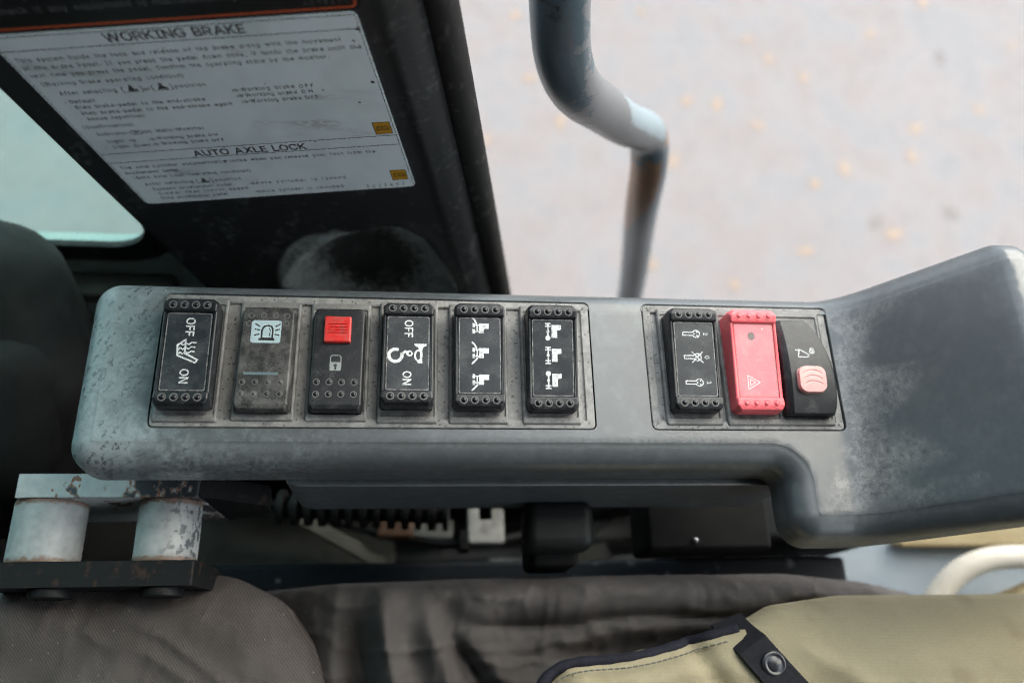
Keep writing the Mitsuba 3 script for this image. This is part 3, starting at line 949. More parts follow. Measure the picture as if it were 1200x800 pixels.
ROWS = [("This system holds the lock and release of the brake along with the movement", 3.7, 127.5, 14.9), ("of the Brake Pedal. If you press the pedal down once, it holds the brake until the", 3.6, 134.4, 19.4),
        ("next time you press the pedal. Confirm the operating state by the monitor.", 3.9, 120.8, 23.7), ("(Working Brake operating condition)", 5.7, 61.6, 29.0), ("After selecting", 9.2, 32.1, 35.0), ("or", 43.2, 45.6, 35.4), ("position", 55.8, 68.2, 35.2),
        ("Default", 10.5, 20.8, 40.4), ("Step brake-pedal to the end-stroke", 10.8, 64.6, 44.2), ("Step brake-pedal to the end-stroke again", 11.1, 74.3, 48.2), ("Above repetition", 11.5, 35.5, 52.2),
        ("Working brake", 80.9, 102.8, 39.9), ("Working brake", 81.7, 103.0, 43.6), ("Working brake", 82.3, 103.7, 47.5), ("(Confirmation)", 7.1, 28.7, 57.6), ("Indicator", 10.3, 23.9, 63.1), ("on Main-Monitor", 30.5, 57.0, 63.2),
        ("Light up", 12.3, 24.6, 68.6), ("Light down", 12.7, 29.1, 72.8), ("Working brake", 34.1, 55.3, 68.5), ("Working brake", 34.3, 55.3, 72.5),
        ("The axle cylinder automatically locks when you release your foot from the", 8.0, 127.0, 89.4), ("accelerator pedal.", 8.1, 33.9, 93.8), ("(Auto Axle Lock operating condition)", 10.0, 65.9, 98.2), ("After selecting", 12.8, 35.9, 104.2), ("position", 46.6, 59.0, 104.5),
        ("Release accelerator pedal", 14.7, 53.4, 109.0), ("Slower than travel speed", 15.4, 59.7, 113.2), ("Step accelerator pedal", 15.0, 48.2, 117.3), ("Axle cylinder is locked", 64.8, 108.8, 109.5), ("Axle cylinder is unlocked", 65.3, 106.0, 117.2), ("3112877", 117.3, 136.4, 119.2)]


def unshear(s, t):
    return s - 0.0467 * t


lay(sg, "small_text", [words(w, unshear(a, t), unshear(b, t), t, 2.2, True, 0.78) for w, a, b, t in ROWS], "mat_ink", kind="stuff")
lay(sg, "bold_text", [words(w, unshear(a, t), unshear(b, t), t, 2.0, True) for w, a, b, t in [("OFF", 104.7, 110.7, 40.1), ("ON", 104.8, 109.4, 43.5), ("OFF", 105.2, 110.9, 47.5), ("ON", 56.7, 60.9, 68.7), ("OFF", 56.8, 62.5, 72.7)]], "mat_ink", kind="stuff")
lay(sg, "heading", [words("WORKING BRAKE", 41.2, 93.6, 7.1, 4.5, True, 1.05)], "mat_ink")
lay(sg, "heading", [words("AUTO AXLE LOCK", unshear(44.9, 83), unshear(96.7, 83), 83.0, 4.4, True, 1.05)], "mat_ink")
rules = [box(0.4, -t - 0.2, 135.6, -t + 0.2) for t in (1.6, 8.8, 76.9, 84.0)] + [box(135.0, -119, 135.25, -2), box(0.7, -119, 0.95, -2)]
lay(sg, "ruled_lines", [prism(g, 0.04) for g in rules], "mat_ink", kind="stuff")


def pictogram(s, t, wide=4.2):
    s = unshear(s, t)
    g = [line([(s - wide, -t - 1.5), (s - wide + 0.7, -t - 1.9)], 0.4), line([(s - wide, -t - 1.5), (s - wide, -t + 1.1), (s - wide + 0.7, -t + 1.5)], 0.4), line([(s + wide - 0.7, -t - 1.9), (s + wide, -t - 1.5), (s + wide, -t + 1.1), (s + wide - 0.7, -t + 1.5)], 0.4),
         Point(s, -t + 1.9).buffer(0.8), Polygon([(s - 1.9, -t - 0.9), (s + 2.2, -t - 0.9), (s + 2.2, -t), (s + 0.9, -t + 0.2), (s + 0.9, -t + 1.0), (s - 1.2, -t + 1.0)]), box(s - 2.4, -t - 1.7, s + 2.4, -t - 1.2)]
    return prism(shapely.union_all(g), 0.04)


def arrow(s, t):
    s = unshear(s, t)
    return prism(shapely.union_all([box(s - 1.3, -t + 0.25, s + 0.7, -t + 0.55), box(s - 1.3, -t - 0.55, s + 0.7, -t - 0.25), line([(s + 0.2, -t + 1.0), (s + 1.3, -t), (s + 0.2, -t - 1.0)], 0.35)]), 0.04)


def badge(s, t):
    s = unshear(s, t)
    o = rrect(s - 2.7, s + 2.7, -t - 1.5, -t + 1.5, 1.3)
    return prism(shapely.union_all([outline(o, 0.4), line([(s - 0.8, -t - 0.6), (s - 0.8, -t + 0.6), (s + 0.9, -t + 0.6), (s + 0.9, -t - 0.6)], 0.4), line([(s - 0.8, -t), (s + 0.9, -t)], 0.35)]), 0.04)


lay(sg, "pictograms", [pictogram(38.5, 34.2, 4.0), pictogram(50.6, 34.2, 4.0), pictogram(41.5, 103.6, 3.8), badge(27.4, 62.3)], "mat_ink", kind="stuff")
lay(sg, "arrows", [arrow(s, t) for s, t in [(78.5, 39.0), (79.3, 42.7), (80.1, 46.6), (31.6, 68.0), (31.6, 72.0), (63.0, 108.7), (63.6, 116.3)]], "mat_ink", kind="stuff")
lay(sg, "bullets", [prism(Point(unshear(8.0, t) + 0.02 * t, -t + 0.9).buffer(0.25), 0.04) for t in (40.4, 44.2, 48.2, 52.2, 68.6, 72.8)], "mat_ink", kind="stuff")
for (a, b, t0, t1) in ((126.2, 134.0, 66.6, 75.4), (125.8, 133.6, 105.2, 114.1)):
    yb = part(sg, "book_symbol", on_pillar(prism(box(a, -t1, b, -t0), 0.05), Hs), "mat_sign_yellow", False, "small amber square with a black open book")
    mx, my = (a + b) / 2, -(t0 + t1) / 2
    g = [outline(box(a, -t1, b, -t0), 0.35), outline(Polygon([(mx - 3.0, my - 1.6), (mx - 2.2, my + 1.7), (mx, my + 1.2), (mx + 2.2, my + 1.7), (mx + 3.0, my - 1.6), (mx, my - 1.2)]), 0.5), line([(mx, my + 1.2), (mx, my - 1.2)], 0.4)]
    part(yb, "outline", on_pillar(prism(shapely.union_all(g), 0.04), Hs + 0.05), "mat_ink", False)
rng = np.random.default_rng(7)
st = []
for (s, t, r) in [(134.6, 9.1, 1.1), (133.0, 39.6, 0.9), (131.3, 15.2, 0.6), (124.5, 52.1, 0.5), (111.8, 42.6, 0.45), (53.0, 88.3, 0.9), (90, 36, 0.35), (60, 12, 0.3), (98, 78, 0.3)]:
    an = np.sort(rng.uniform(0, 2 * np.pi, 11))
    st.append(prism(Polygon([(s + r * rng.uniform(0.55, 1.15) * math.cos(x), -t + r * rng.uniform(0.55, 1.15) * math.sin(x)) for x in an]).buffer(0.1), 0.05))
lay(sg, "dirt_specks", st, "mat_stain", Hs + 0.02, kind="stuff")

wl = thing("warning_label", "black label with an orange border line and pale lettering above the white sign", "label")
part(wl, "plate", on_pillar(prism(rrect(-16, 138.5, 0.6, 68, 3.0), 0.4), 0.0), "mat_label_black", 30)
part(wl, "orange_border", on_pillar(prism(outline(rrect(-15.0, 137.3, 1.7, 67, 2.6), 1.15), 0.05), 0.4), "mat_sign_orange", False)
lay(wl, "lettering", [words("and check if any equipment is malfunctioning.", 2.5, 97.0, -9.4, 3.0), words("3099277", 118.4, 134.5, -4.3, 2.0), words("Before operation, walk around the machine", 2.5, 110.0, -16.0, 3.0)], "mat_label_text", 0.4, kind="stuff")

# ------------------------------------------------------------------ side window and lower cab wall behind the pillar
win = thing("side_window", "green tinted side window with a black rubber edge behind the leaning pillar", "window")
gl = rrect(-0.62, -0.052, -0.137, 0.85, 0.03)


def wall_mesh(g, y0, th):
    m = prism(g, th)
    v = m.vertices
    return trimesh.Trimesh(np.c_[v[:, 0], y0 + v[:, 2], v[:, 1]], m.faces[:, ::-1], process=False)


gm = trimesh.creation.triangulate_polygon(gl, engine="earcut")
part(win, "pane", trimesh.Trimesh(np.c_[gm[0][:, 0], np.full(len(gm[0]), 0.1612), gm[0][:, 1]], gm[1][:, ::-1], process=False), "mat_glass", False)
part(win, "rubber_edge", wall_mesh(gl.buffer(0.017).difference(gl.buffer(-0.003)), 0.1565, 0.004), "mat_rubber", 30)
struct("cab_wall", wall_mesh(box(-0.74, -0.56, 0.06, 0.95).difference(gl.buffer(0.0155)), 0.158, 0.018), "mat_cab_teal", 30, "grey green painted cab wall around the side window")
solo("trim_strip", bx(-0.30, -0.052, 0.140, 0.157, -0.187, -0.172, 0.003), "mat_olive_grey", "thin pale metal strip below the side window", "trim strip")
post = [pil(s, t, h) for s in (-26, 10) for t in (120, 400) for h in (-40, -48)]
solo("door_post", tm(hull(post, 0.003, 10)), "mat_cab_teal", "grey green painted door post just behind the black pillar", "door post")

# ------------------------------------------------------------------ handrail outside the door
rp = [(0.160, 0.196, 0.190), (0.1655, 0.186, 0.130), (0.1722, 0.1683, 0.0828), (0.1768, 0.1639, 0.0594), (0.1879, 0.1690, 0.0290), (0.2145, 0.1930, -0.0190), (0.2480, 0.2200, -0.0700), (0.2660, 0.2330, -0.0960), (0.2735, 0.2340, -0.1170), (0.2837, 0.2370, -0.1652), (0.3060, 0.2540, -0.2650), (0.3306, 0.2680, -0.3731), (0.3456, 0.2740, -0.4511), (0.400, 0.290, -0.70)]
solo("handrail", tube(spline(rp, 150), 0.0135, 28), "mat_rail", "bent blue grey steel handrail with chipped paint and brown rust, outside the cab", "handrail", True)

# ------------------------------------------------------------------ leaves on the pavement
spots = [(0.84, 1.93), (1.2, 1.84), (1.26, 1.76), (1.37, 1.7), (1.88, 2.06), (2.18, 1.89), (1.98, 1.6), (1.73, 1.51), (1.69, 1.4), (0.89, 1.34), (1.34, 1.28), (1.18, 1.49), (1.06, 1.57), (0.96, 1.57), (1.57, 1.11), (1.27, 1.04), (0.45, 1.63), (0.54, 1.46), (1.03, 0.92), (0.79, 0.98), (1.45, 1.34), (0.41, 1.88), (1.65, 1.9), (0.31, 1.39), (1.89, 1.82), (1.78, 1.19), (1.52, 1.15)]
where = ["top edge, right of the handrail", "leftmost of three right of the handrail", "middle of three right of the handrail", "lowest of three right of the handrail", "top edge, near the right corner",
         "right edge, below the corner", "near the right edge, half way down", "upper of a pair near the right", "lower of a pair near the right", "beside the handrail's lower bend", "alone in the pavement's middle",
         "above the pavement's middle", "right one of a pair beside the bend", "left one of a pair beside the bend", "beside a dark one near the console end", "above the pink latch switch",
         "left of the handrail, above its bend", "left of the handrail's level run", "lowest of all, behind the red switch", "right of the handrail's lower end", "right of the middle, between others", "at the doorway's top left corner", "top row, right of the middle",
         "close to the black door seal", "in the upper right part", "above the raised console end", "left of the raised console end"]
rng = np.random.default_rng(3)
for k, (x, y) in enumerate(spots):
    L, W = rng.uniform(0.034, 0.072), rng.uniform(0.024, 0.042)
    u = np.linspace(0, 1, 9)
    w = W / 2 * np.sin(np.pi * u ** rng.uniform(0.6, 1.2)) * (1 + rng.uniform(0.1, 0.45) * np.cos(rng.uniform(7, 16) * u + k)) + 0.0006
    curl = 0.0012 * np.sin(np.pi * u) + 0.001
    top = np.c_[(u - 0.5) * L, w, curl + 0.0012]
    bot = np.c_[(u - 0.5) * L, -w, curl + 0.0012]
    mid = np.c_[(u - 0.5) * L, 0 * u, curl]
    v = np.vstack([top, mid, bot])
    f = []
    for r in (0, 9):
        for i in range(8):
            f += [[r + i, r + i + 9, r + i + 10], [r + i, r + i + 10, r + i + 1]]
    m = trimesh.Trimesh(v, f, process=False)
    m.apply_transform(trimesh.transformations.rotation_matrix(rng.uniform(0, 6.28), [0, 0, 1]))
    m.apply_translation([x, y, -1.7])
    dark = k >= 24
    solo("fallen_leaf", m, "mat_leaf_dark" if dark else "mat_leaf", ("dark brown" if dark else "pale orange") + " fallen leaf on the pavement, " + where[k], "leaf", True, "dark fallen leaves on the pavement" if dark else "orange fallen leaves on the pavement")

# ------------------------------------------------------------------ black padded armrest at the left edge
rings = []
for a, (cx_, cy_, rx, ry) in zip(np.linspace(-0.30, -0.058, 14), [(0, 0, 1, 1)] * 14):
    pass
arm = m3.Manifold.batch_hull([sph(r, 28).translate([x, y, z]) for x, y, z, r in [(-0.30, 0.135, -0.10, 0.050), (-0.132, 0.112, -0.110, 0.042), (-0.110, 0.060, -0.130, 0.034), (-0.30, 0.03, -0.14, 0.045), (-0.122, 0.030, -0.150, 0.034), (-0.14, 0.02, -0.25, 0.03), (-0.14, 0.10, -0.25, 0.03)]])
am = tm(arm.refine_to_length(0.006))
ar = thing("armrest", "black padded block blurred at the left edge beside the console", "armrest")
v = am.vertices
d_ = 0.004 * (meshkit.fbm(v * 22, 3, 2) - 0.5)[:, None] * am.vertex_normals
part(ar, "pad", trimesh.Trimesh(v + d_, am.faces, process=False), "mat_armrest", 50)
cuff = m3.Manifold.batch_hull([sph(0.030, 24).translate([x, y, z]) for x, y, z in [(-0.30, 0.00, -0.12), (-0.118, 0.020, -0.125), (-0.116, 0.058, -0.112), (-0.30, 0.06, -0.09)]])
part(ar, "lower_roll", tm(cuff.refine_to_length(0.006)), "mat_armrest", 50)

# ------------------------------------------------------------------ hinge bracket at lower left: two vertical plates joined by round spacers
hb = thing("hinge_bracket", "steel hinge bracket of two plates and two round spacers, upper plate painted and rusty", "bracket")


def side_plate(y0, y1, x1, slope_to, xl=-0.078):
    pr = Polygon([(xl, -0.118), (xl, -0.050), (x1, -0.050), (slope_to[0], slope_to[1]), (slope_to[0] - 0.004, -0.118)]).buffer(-0.0012).buffer(0.0012)
    m = prism(pr, y1 - y0)
    v = m.vertices
    return trimesh.Trimesh(np.c_[v[:, 0], y0 + v[:, 2], v[:, 1]], m.faces[:, ::-1], process=False)


part(hb, "upper_plate", side_plate(-0.0200, -0.0090, 0.0112, (0.0112, -0.118), -0.071), "mat_painted_plate", 25, "pale painted upper plate with rust patches")
pr = Polygon([(0.0116, -0.0515), (0.0395, -0.0765), (0.0375, -0.095), (0.0116, -0.118)])
m = prism(pr, 0.0104)
part(hb, "upper_plate_end", trimesh.Trimesh(np.c_[m.vertices[:, 0], -0.0197 + m.vertices[:, 2], m.vertices[:, 1]], m.faces[:, ::-1], process=False), "mat_dark_steel", 25, "dark sloping end of the upper plate")
part(hb, "lower_plate", side_plate(-0.0605, -0.0492, 0.0130, (0.016, -0.080)), "mat_dark_steel", 25, "dark rusty lower plate")


def ycyl(x, z, r, y0, y1, n=40):
    th = np.arange(n) * 2 * np.pi / n
    out = []
    for y, k in ((y0, 0.97), (y0 + 0.0006, 1.0), (y1 - 0.0006, 1.0), (y1, 0.97)):
        out.append(np.c_[x + k * r * np.cos(th), np.full(n, y), z + k * r * np.sin(th)])
    return loft(out)


part(hb, "spacer", ycyl(-0.0600, -0.0665, 0.0160, -0.0493, -0.0199), "mat_spacer", 35)
part(hb, "spacer", ycyl(-0.0045, -0.0655, 0.0145, -0.0493, -0.0199), "mat_spacer", 35, "worn blotchy grey spacer nearer the plate end")
part(hb, "bolt_head", ycyl(-0.0025, -0.061, 0.0095, -0.0645, -0.0604, 24), "mat_dark_steel", 35)
part(hb, "bolt_head", ycyl(-0.0520, -0.061, 0.0095, -0.0645, -0.0604, 24), "mat_dark_steel", 35)

# ------------------------------------------------------------------ cloth: seat cushion, rumpled grey cloth, khaki bag
def noise2(x, y, f, seed=0):
    return meshkit.fbm(np.stack([x * f, y * f, 0 * x + 0.37 * seed], -1), 3, seed) - 0.5


def cush(v):
    v = v.copy()
    x, y = v[:, 0], v[:, 1]
    top = np.clip((v[:, 2] + 0.16) / 0.09, 0, 1)
    r1 = np.clip(1 - np.abs(2 * meshkit.fbm(np.stack([x * 30 + y * 40, y * 16 - x * 8, 0 * x], -1), 2, 41) - 1) * 2.6, 0, 1)
    r2 = np.clip(1 - np.abs(2 * meshkit.fbm(np.stack([x * 75, y * 60, 0 * x + 2], -1), 2, 42) - 1) * 2.6, 0, 1)
    u_ = x - 0.040 + 0.10 * (y + 0.06) + 0.003 * noise2(x, y, 30, 5)
    seam = np.exp(-(u_ / 0.0024) ** 2) * np.clip((-0.066 - y) / 0.012, 0, 1)
    v[:, 2] += top * (0.012 * noise2(x, y, 14, 1) + 0.0020 * r1 ** 2 + 0.0009 * r2 ** 2 - 0.0020 * seam + 0.0012 * np.exp(-((u_ - 0.005) / 0.003) ** 2) - 0.02 * np.clip(-0.064 - y, 0, 1))
    return v


cp = Polygon([(-0.40, -0.40), (-0.40, -0.052), (-0.02, -0.050), (0.022, -0.054), (0.046, -0.066), (0.062, -0.086), (0.072, -0.112), (0.080, -0.17), (0.08, -0.40)]).buffer(-0.036, quad_segs=16).buffer(0.036, quad_segs=16)
solo("seat_cushion", slab(cp, [(0.0, -0.20), (-0.002, -0.12)] + [(o, z) for o, z in fillet(0.030, -0.002, -0.070, 12)], 0.002, 0.002, (), 0, cush), "mat_cushion", "dark taupe grey twill seat cushion with a rounded front end at lower left", "seat cushion", True)

gx, gy = np.meshgrid(np.arange(0.02, 0.46, 0.0016), np.arange(-0.30, -0.0535, 0.0016))


def ridge(x, y, x0, y0, x1, y1, w, h, side=0.0):
    dx, dy = x1 - x0, y1 - y0
    L = math.hypot(dx, dy)
    u = ((x - x0) * dx + (y - y0) * dy) / L
    d = (-(x - x0) * dy + (y - y0) * dx) / L
    e = np.clip(np.minimum(u, L - u) / (0.35 * L) + 0.35, 0, 1)
    e = e * e * (3 - 2 * e)
    ww = np.where(d > 0, w * (1 + side), w * (1 - side))
    return h * e * np.exp(-(d / ww) ** 2)


def crest(x, y, x0, y0, x1, y1, w, h, sharp=0.35, lean=0.0):
    """a fold: steep rounded crest of height h along the line, fading at its ends, leaning to one side"""
    dx, dy = x1 - x0, y1 - y0
    L = math.hypot(dx, dy)
    u = ((x - x0) * dx + (y - y0) * dy) / L
    d = (-(x - x0) * dy + (y - y0) * dx) / L
    d = d + 0.004 * noise2(x, y, 26, 11)
    e = np.clip(np.minimum(u, L - u) / (0.3 * L) + 0.3, 0, 1)
    e = e * e * (3 - 2 * e)
    ww = np.where(d > 0, w * (1 + lean), w * (1 - lean))
    q = np.abs(d) / ww
    return h * e * np.exp(-(np.sqrt(q * q + sharp * sharp) - sharp) * 1.6)


def cloth_z(x, y):
    wx, wy = x + 0.012 * noise2(x, y, 17, 21), y + 0.012 * noise2(x, y, 17, 22)
    z = -0.096 + 0 * x
    z += crest(wx, wy, 0.105, -0.0665, 0.44, -0.0700, 0.0120, 0.027, 1.6, 0.1)
    z += crest(wx, wy, 0.0955, -0.0600, 0.1060, -0.1500, 0.0075, 0.021, 0.8, 0.25)
    z += crest(wx, wy, 0.1150, -0.0690, 0.1420, -0.1500, 0.0080, 0.018, 0.8, -0.2)
    z += crest(wx, wy, 0.1280, -0.0790, 0.1900, -0.1350, 0.0110, 0.016, 0.9, 0.3)
    z += crest(wx, wy, 0.1650, -0.0900, 0.3000, -0.0800, 0.0080, 0.009, 0.6, 0.2)
    z += crest(wx, wy, 0.1750, -0.1010, 0.2400, -0.1200, 0.0100, 0.010, 0.7, -0.2)
    z -= crest(wx, wy, 0.1350, -0.0810, 0.2950, -0.0775, 0.0026, 0.007, 0.3)
    z -= crest(wx, wy, 0.1310, -0.0860, 0.1650, -0.1300, 0.0028, 0.008, 0.3)
    z -= crest(wx, wy, 0.0840, -0.0760, 0.0880, -0.1500, 0.0060, 0.014, 0.5)
    # small puckers and creases
    r1 = 1 - np.abs(2 * (meshkit.fbm(np.stack([wx * 38 + wy * 16, wy * 95, 0 * x], -1), 2, 31)) - 1) * 2.2
    r2 = 1 - np.abs(2 * (meshkit.fbm(np.stack([wx * 120, wy * 45 + wx * 30, 0 * x + 3], -1), 2, 33)) - 1) * 2.2
    z += 0.0022 * np.clip(r1, 0, 1) ** 2 + 0.0012 * np.clip(r2, 0, 1) ** 2
    z += 0.006 * noise2(x, y, 34, 4) + 0.0010 * noise2(x, y, 200, 6)
    edge = np.clip((-0.0545 - y) / 0.010, 0, 1)
    z -= (1 - np.sqrt(np.clip(1 - (1 - edge) ** 2, 0, 1))) * 0.03
    z -= np.clip(0.074 - x, 0, 1) * 0.9 + np.clip(x - 0.322, 0, 1) * 0.8
    return z


def sheet(gx, gy, gz, th=0.0012, lower=None):
    ny, nx = gx.shape
    up_ = np.stack([gx, gy, gz], -1).reshape(-1, 3)
    dn = np.stack([gx, gy, gz - th if lower is None else lower], -1).reshape(-1, 3)
    I = np.arange(ny * nx).reshape(ny, nx)
    q = np.stack([I[:-1, :-1], I[:-1, 1:], I[1:, 1:], I[1:, :-1]], -1).reshape(-1, 4)
    bord = np.r_[I[0, :], I[1:, -1], I[-1, -2::-1], I[-2:0:-1, 0]]
    bn = np.roll(bord, -1)
    K = ny * nx
    F = np.vstack([q, q[:, ::-1] + K, np.c_[bn, bord, bord + K, bn + K]])
    return trimesh.Trimesh(np.vstack([up_, dn]), np.vstack([F[:, [0, 1, 2]], F[:, [0, 2, 3]]]), process=False)


solo("grey_cloth", sheet(gx, gy, cloth_z(gx, gy)), "mat_cloth", "rumpled charcoal grey cloth lying in folds between seat cushion and khaki bag", "cloth", True)

bag = thing("canvas_bag", "olive khaki canvas bag with navy edging, black strap and snap, at lower right", "bag")
bp = Polygon([(0.168, -0.30), (0.165, -0.118), (0.183, -0.0985), (0.205, -0.0965), (0.240, -0.0905), (0.270, -0.0840), (0.290, -0.0745), (0.325, -0.0705), (0.44, -0.0715), (0.60, -0.085), (0.60, -0.30)])


def bagw(v):
    v = v.copy()
    x, y = v[:, 0], v[:, 1]
    top = np.clip((v[:, 2] + 0.075) / 0.025, 0, 1)
    bulge = 0.018 * np.clip((-0.066 - y) / 0.06, 0, 1) + 0.024 * np.clip((x - 0.28) / 0.14, 0, 1) ** 1.3 * np.clip((-0.068 - y) / 0.035, 0, 1)
    v[:, 2] += top * (bulge + 0.008 * noise2(x, y, 16, 9) - 0.007 * np.exp(-(((x - 0.244) + 0.55 * (y + 0.09)) / 0.006) ** 2) + ridge(x, y, 0.185, -0.104, 0.225, -0.155, 0.007, 0.007) + crest(x, y, 0.200, -0.112, 0.262, -0.100, 0.004, 0.004, 0.5) + crest(x, y, 0.300, -0.105, 0.420, -0.082, 0.006, 0.0025, 0.6) + crest(x, y, 0.292, -0.092, 0.335, -0.120, 0.005, 0.003, 0.5) + 0.0016 * noise2(x, y, 70, 12))
    return v


part(bag, "body", slab(bp, [(0.004, -0.075), (-0.0005, -0.066)] + fillet(0.006, -0.0005, -0.052, 6), 0.0016, 0.0026, (), 0, bagw), "mat_khaki", True)


def bag_top(x, y):
    P = np.array([[x, y, -0.05]])
    return float(bagw(P)[0, 2]) - 0.002


edge = [(0.166, -0.1175), (0.183, -0.0985), (0.205, -0.0968), (0.240, -0.0908), (0.268, -0.0848)]
es = spline([(x, y, 0) for x, y in edge], 40)
part(bag, "edging", tube([(x + 0.0006, y - 0.0006, bag_top(x, y) - 0.0035) for x, y, _ in es], 0.0026 + 0.0002 * np.sin(np.arange(40) * 1.7), 10), "mat_navy", True, "frayed navy edging tape")


stc = []
for i in range(5, 36, 1):
    (xa, ya, _), (xb, yb, _) = es[i], es[i] + 0.62 * (es[min(i + 1, 39)] - es[i])
    o = np.array([0.0014, -0.0042])
    stc.append(tm(hull([(xa + o[0], ya + o[1], bag_top(xa, ya + o[1]) + 0.0022), (xb + o[0], yb + o[1], bag_top(xb, yb + o[1]) + 0.0022)], 0.00035, 6)))
part(bag, "stitching", trimesh.util.concatenate(stc), "mat_olive_grey", False, "row of stitches along the edging", kind="stuff")


def ribbon(path, width, th):
    p = np.asarray(path, float)
    t = np.gradient(p, axis=0)
    s = np.c_[-t[:, 1], t[:, 0], 0 * t[:, 0]]
    s /= np.linalg.norm(s, axis=1, keepdims=True)
    rr = []
    for i in range(len(p)):
        o = s[i] * width / 2
        u = np.array([0, 0, th])
        rr.append(np.array([p[i] - o, p[i] + o, p[i] + o * 0.97 + u, p[i] - o * 0.97 + u]))
    return loft(rr)


sp = spline([(0.2655, -0.0800, 0), (0.2690, -0.0880, 0), (0.2760, -0.0990, 0), (0.2860, -0.1130, 0), (0.300, -0.132, 0), (0.325, -0.170, 0)], 40)
zs = np.array([bag_top(x, min(y, -0.088)) for x, y, _ in sp])
zs[:6] -= np.linspace(0.012, 0, 6)
st = part(bag, "strap", ribbon(np.c_[sp[:, 0], sp[:, 1], zs + 0.0012], 0.0165, 0.0016), "mat_strap", 30, "black webbing strap")
cx_, cy_ = 0.2795, -0.1010
zz_ = bag_top(cx_, cy_) + 0.0018
a_ = np.linspace(0, np.pi / 2, 7)
th = np.arange(32) * 2 * np.pi / 32
prof = [(0.0058, 0.0), (0.0060, 0.0010)] + [(0.0045 + 0.0015 * math.cos(x), 0.0010 + 0.0012 * math.sin(x)) for x in a_] + [(0.0036, 0.0019), (0.0028, 0.0024), (0.0004, 0.0026)]
part(st, "snap", loft([np.c_[cx_ + r * np.cos(th), cy_ + r * np.sin(th), np.full(32, zz_ + h)] for r, h in prof]), "mat_snap", 40, "glossy dark press stud on the strap")

# ------------------------------------------------------------------ things in the dim gap under the console
kb = thing("release_lever", "black rounded release lever hanging under the middle of the console", "lever")
part(kb, "grip", bx(0.1690, 0.2050, -0.0450, -0.0200, -0.085, -0.060, 0.006), "mat_lever", 30)
part(kb, "stem", bx(0.174, 0.200, -0.051, -0.025, -0.12, -0.080, 0.004), "mat_armrest", 30)
hs = thing("corrugated_hose", "dark corrugated hose lying in the gap under the console", "hose")
hp = np.linspace([0.030, -0.004, -0.165], [0.135, -0.010, -0.157], 151)
part(hs, "tube", tube(hp, 0.0085 + 0.0022 * np.sign(np.sin(np.arange(151) * 2 * np.pi / 12)), 16), "mat_hose", 30)
cb = spline([(-0.02, 0.012, -0.235), (0.04, 0.004, -0.225), (0.10, -0.012, -0.235), (0.15, -0.020, -0.215), (0.20, -0.010, -0.230), (0.25, 0.004, -0.21)], 60)
solo("black_cable", tube(cb, 0.0035, 12), "mat_hose", "thin black cable sagging across the gap under the console", "cable", True)
solo("cable_clamp", bx(0.143, 0.151, -0.026, -0.012, -0.224, -0.206, 0.002), "mat_dark_steel", "dark steel clamp holding the thin black cable", "clamp")
gp = spline([(0.07, -0.012, -0.30), (0.15, -0.020, -0.29), (0.23, -0.016, -0.30), (0.33, -0.010, -0.29)], 40)
solo("grey_pipe", tube(gp, 0.0065, 14), "mat_cab_grey", "grey pipe running along the gap behind the white bracket", "pipe", True)
solo("pale_plate", tm(hull([(0.235, -0.034, -0.28), (0.262, -0.030, -0.27), (0.238, -0.018, -0.275), (0.258, -0.014, -0.272)], 0.002, 8)), "mat_cream", "small pale plate between the black lever and the cream slab", "plate")
solo("flat_strip", tm(hull([(0.0280, 0.002, -0.187), (0.094, -0.0265, -0.234), (0.0280, -0.003, -0.187), (0.092, -0.034, -0.234)], 0.0018, 10)), "mat_olive_grey", "thin grey metal strip slanting down under the hose", "metal strip")
solo("frame_panel", bx(-0.06, 0.10, -0.035, 0.020, -0.33, -0.276, 0.004), "mat_olive_grey", "olive grey painted frame panel under the left part of the console", "panel")
solo("frame_beam", bx(0.102, 0.46, -0.060, 0.020, -0.42, -0.36, 0.004), "mat_cab_grey", "grey cab frame beam deep in the gap under the console", "beam")
solo("connector", bx(0.088, 0.113, -0.016, -0.004, -0.226, -0.212, 0.003), "mat_orange_brown", "small orange brown connector beside the hose end", "connector")
solo("white_clip", bx(0.108, 0.142, -0.010, 0.004, -0.272, -0.258, 0.003), "mat_white_plastic", "blurred white plastic clip right of the brown connector", "clip")
ub = m3.Manifold.batch_hull([sph(0.002, 8).translate([x, y, z]) for x in (0.151, 0.172) for y in (-0.020, 0.000) for z in (-0.212, -0.206)]) - m3.Manifold.cube([0.009, 0.014, 0.05], True).translate([0.1615, 0.001, -0.209])
solo("notched_bracket", tm(ub), "mat_white_plastic", "small white bracket with a notch in its top edge, left of the black lever", "bracket")
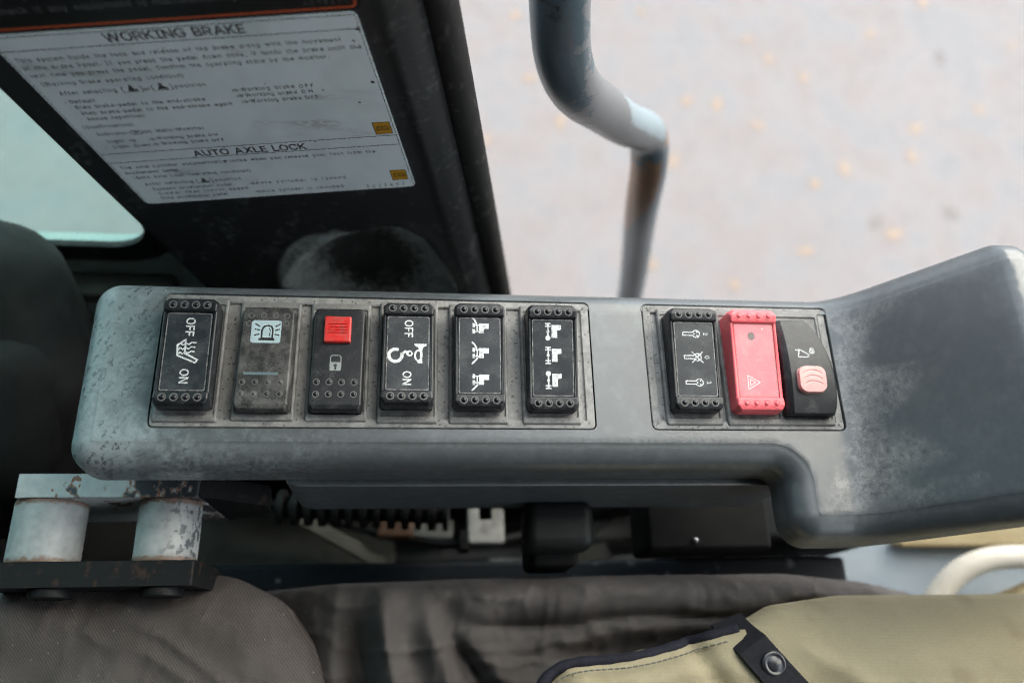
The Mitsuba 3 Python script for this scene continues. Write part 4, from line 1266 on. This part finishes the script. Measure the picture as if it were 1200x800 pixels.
solo("white_tab", bx(0.168, 0.195, -0.033, -0.024, -0.272, -0.262, 0.002), "mat_white_plastic", "small white tab under the notched bracket", "tab")
solo("pale_block", bx(0.203, 0.236, -0.040, -0.022, -0.276, -0.262, 0.003), "mat_white_plastic", "blurred pale block below the black lever", "block")
solo("cream_slab", tm(hull([(0.252, -0.008, -0.270), (0.316, -0.009, -0.262), (0.268, 0.004, -0.270), (0.316, 0.006, -0.262), (0.252, -0.006, -0.28), (0.316, -0.006, -0.28)], 0.002, 10)), "mat_cream", "cream tapered slab blurred to the right of the black lever", "slab")
solo("dark_bolt", tm(sph(0.0020, 16).translate([0.2737, -0.0347, -0.1098])), "mat_steel", "small shiny bolt on the black bracket under the console step", "bolt")
solo("seat_rail", bx(-0.05, 0.40, -0.062, -0.036, -0.200, -0.180, 0.003), "mat_blue_rail", "dark blue grey seat rail running behind the grey cloth", "rail")
solo("dark_box", bx(0.28, 0.42, -0.030, 0.03, -0.24, -0.15, 0.006), "mat_cab_dark", "black box in the shade under the raised console end", "box")
solo("floor_mat", bx(0.42, 0.78, -0.08, 0.03, -0.31, -0.286, 0.004), "mat_blue_grey", "blue grey rubber mat seen in the gap at lower right", "mat")
wh = spline([(0.480, -0.085, -0.24), (0.4998, -0.0580, -0.238), (0.5182, -0.0410, -0.230), (0.5557, -0.0333, -0.221), (0.62, -0.045, -0.22)], 40)
solo("cream_hose", tube(wh, 0.0085, 16), "mat_cream", "curved cream hose over the blue grey mat at lower right", "hose", True)
solo("ochre_board", tm(hull([(0.50, -0.016, -0.272), (0.74, -0.018, -0.272), (0.56, 0.03, -0.272), (0.74, 0.05, -0.272), (0.5, -0.014, -0.283), (0.74, 0.05, -0.283)], 0.003, 10)), "mat_ochre", "ochre brown board under the raised right end of the console", "board")
solo("olive_pouch", tm(hull([(0.552, -0.066, -0.232), (0.63, -0.068, -0.23), (0.567, -0.056, -0.232), (0.63, -0.052, -0.23), (0.55, -0.07, -0.28), (0.63, -0.07, -0.28)], 0.006, 12)), "mat_ochre", "small olive pouch at the right edge beside the cream hose", "pouch")
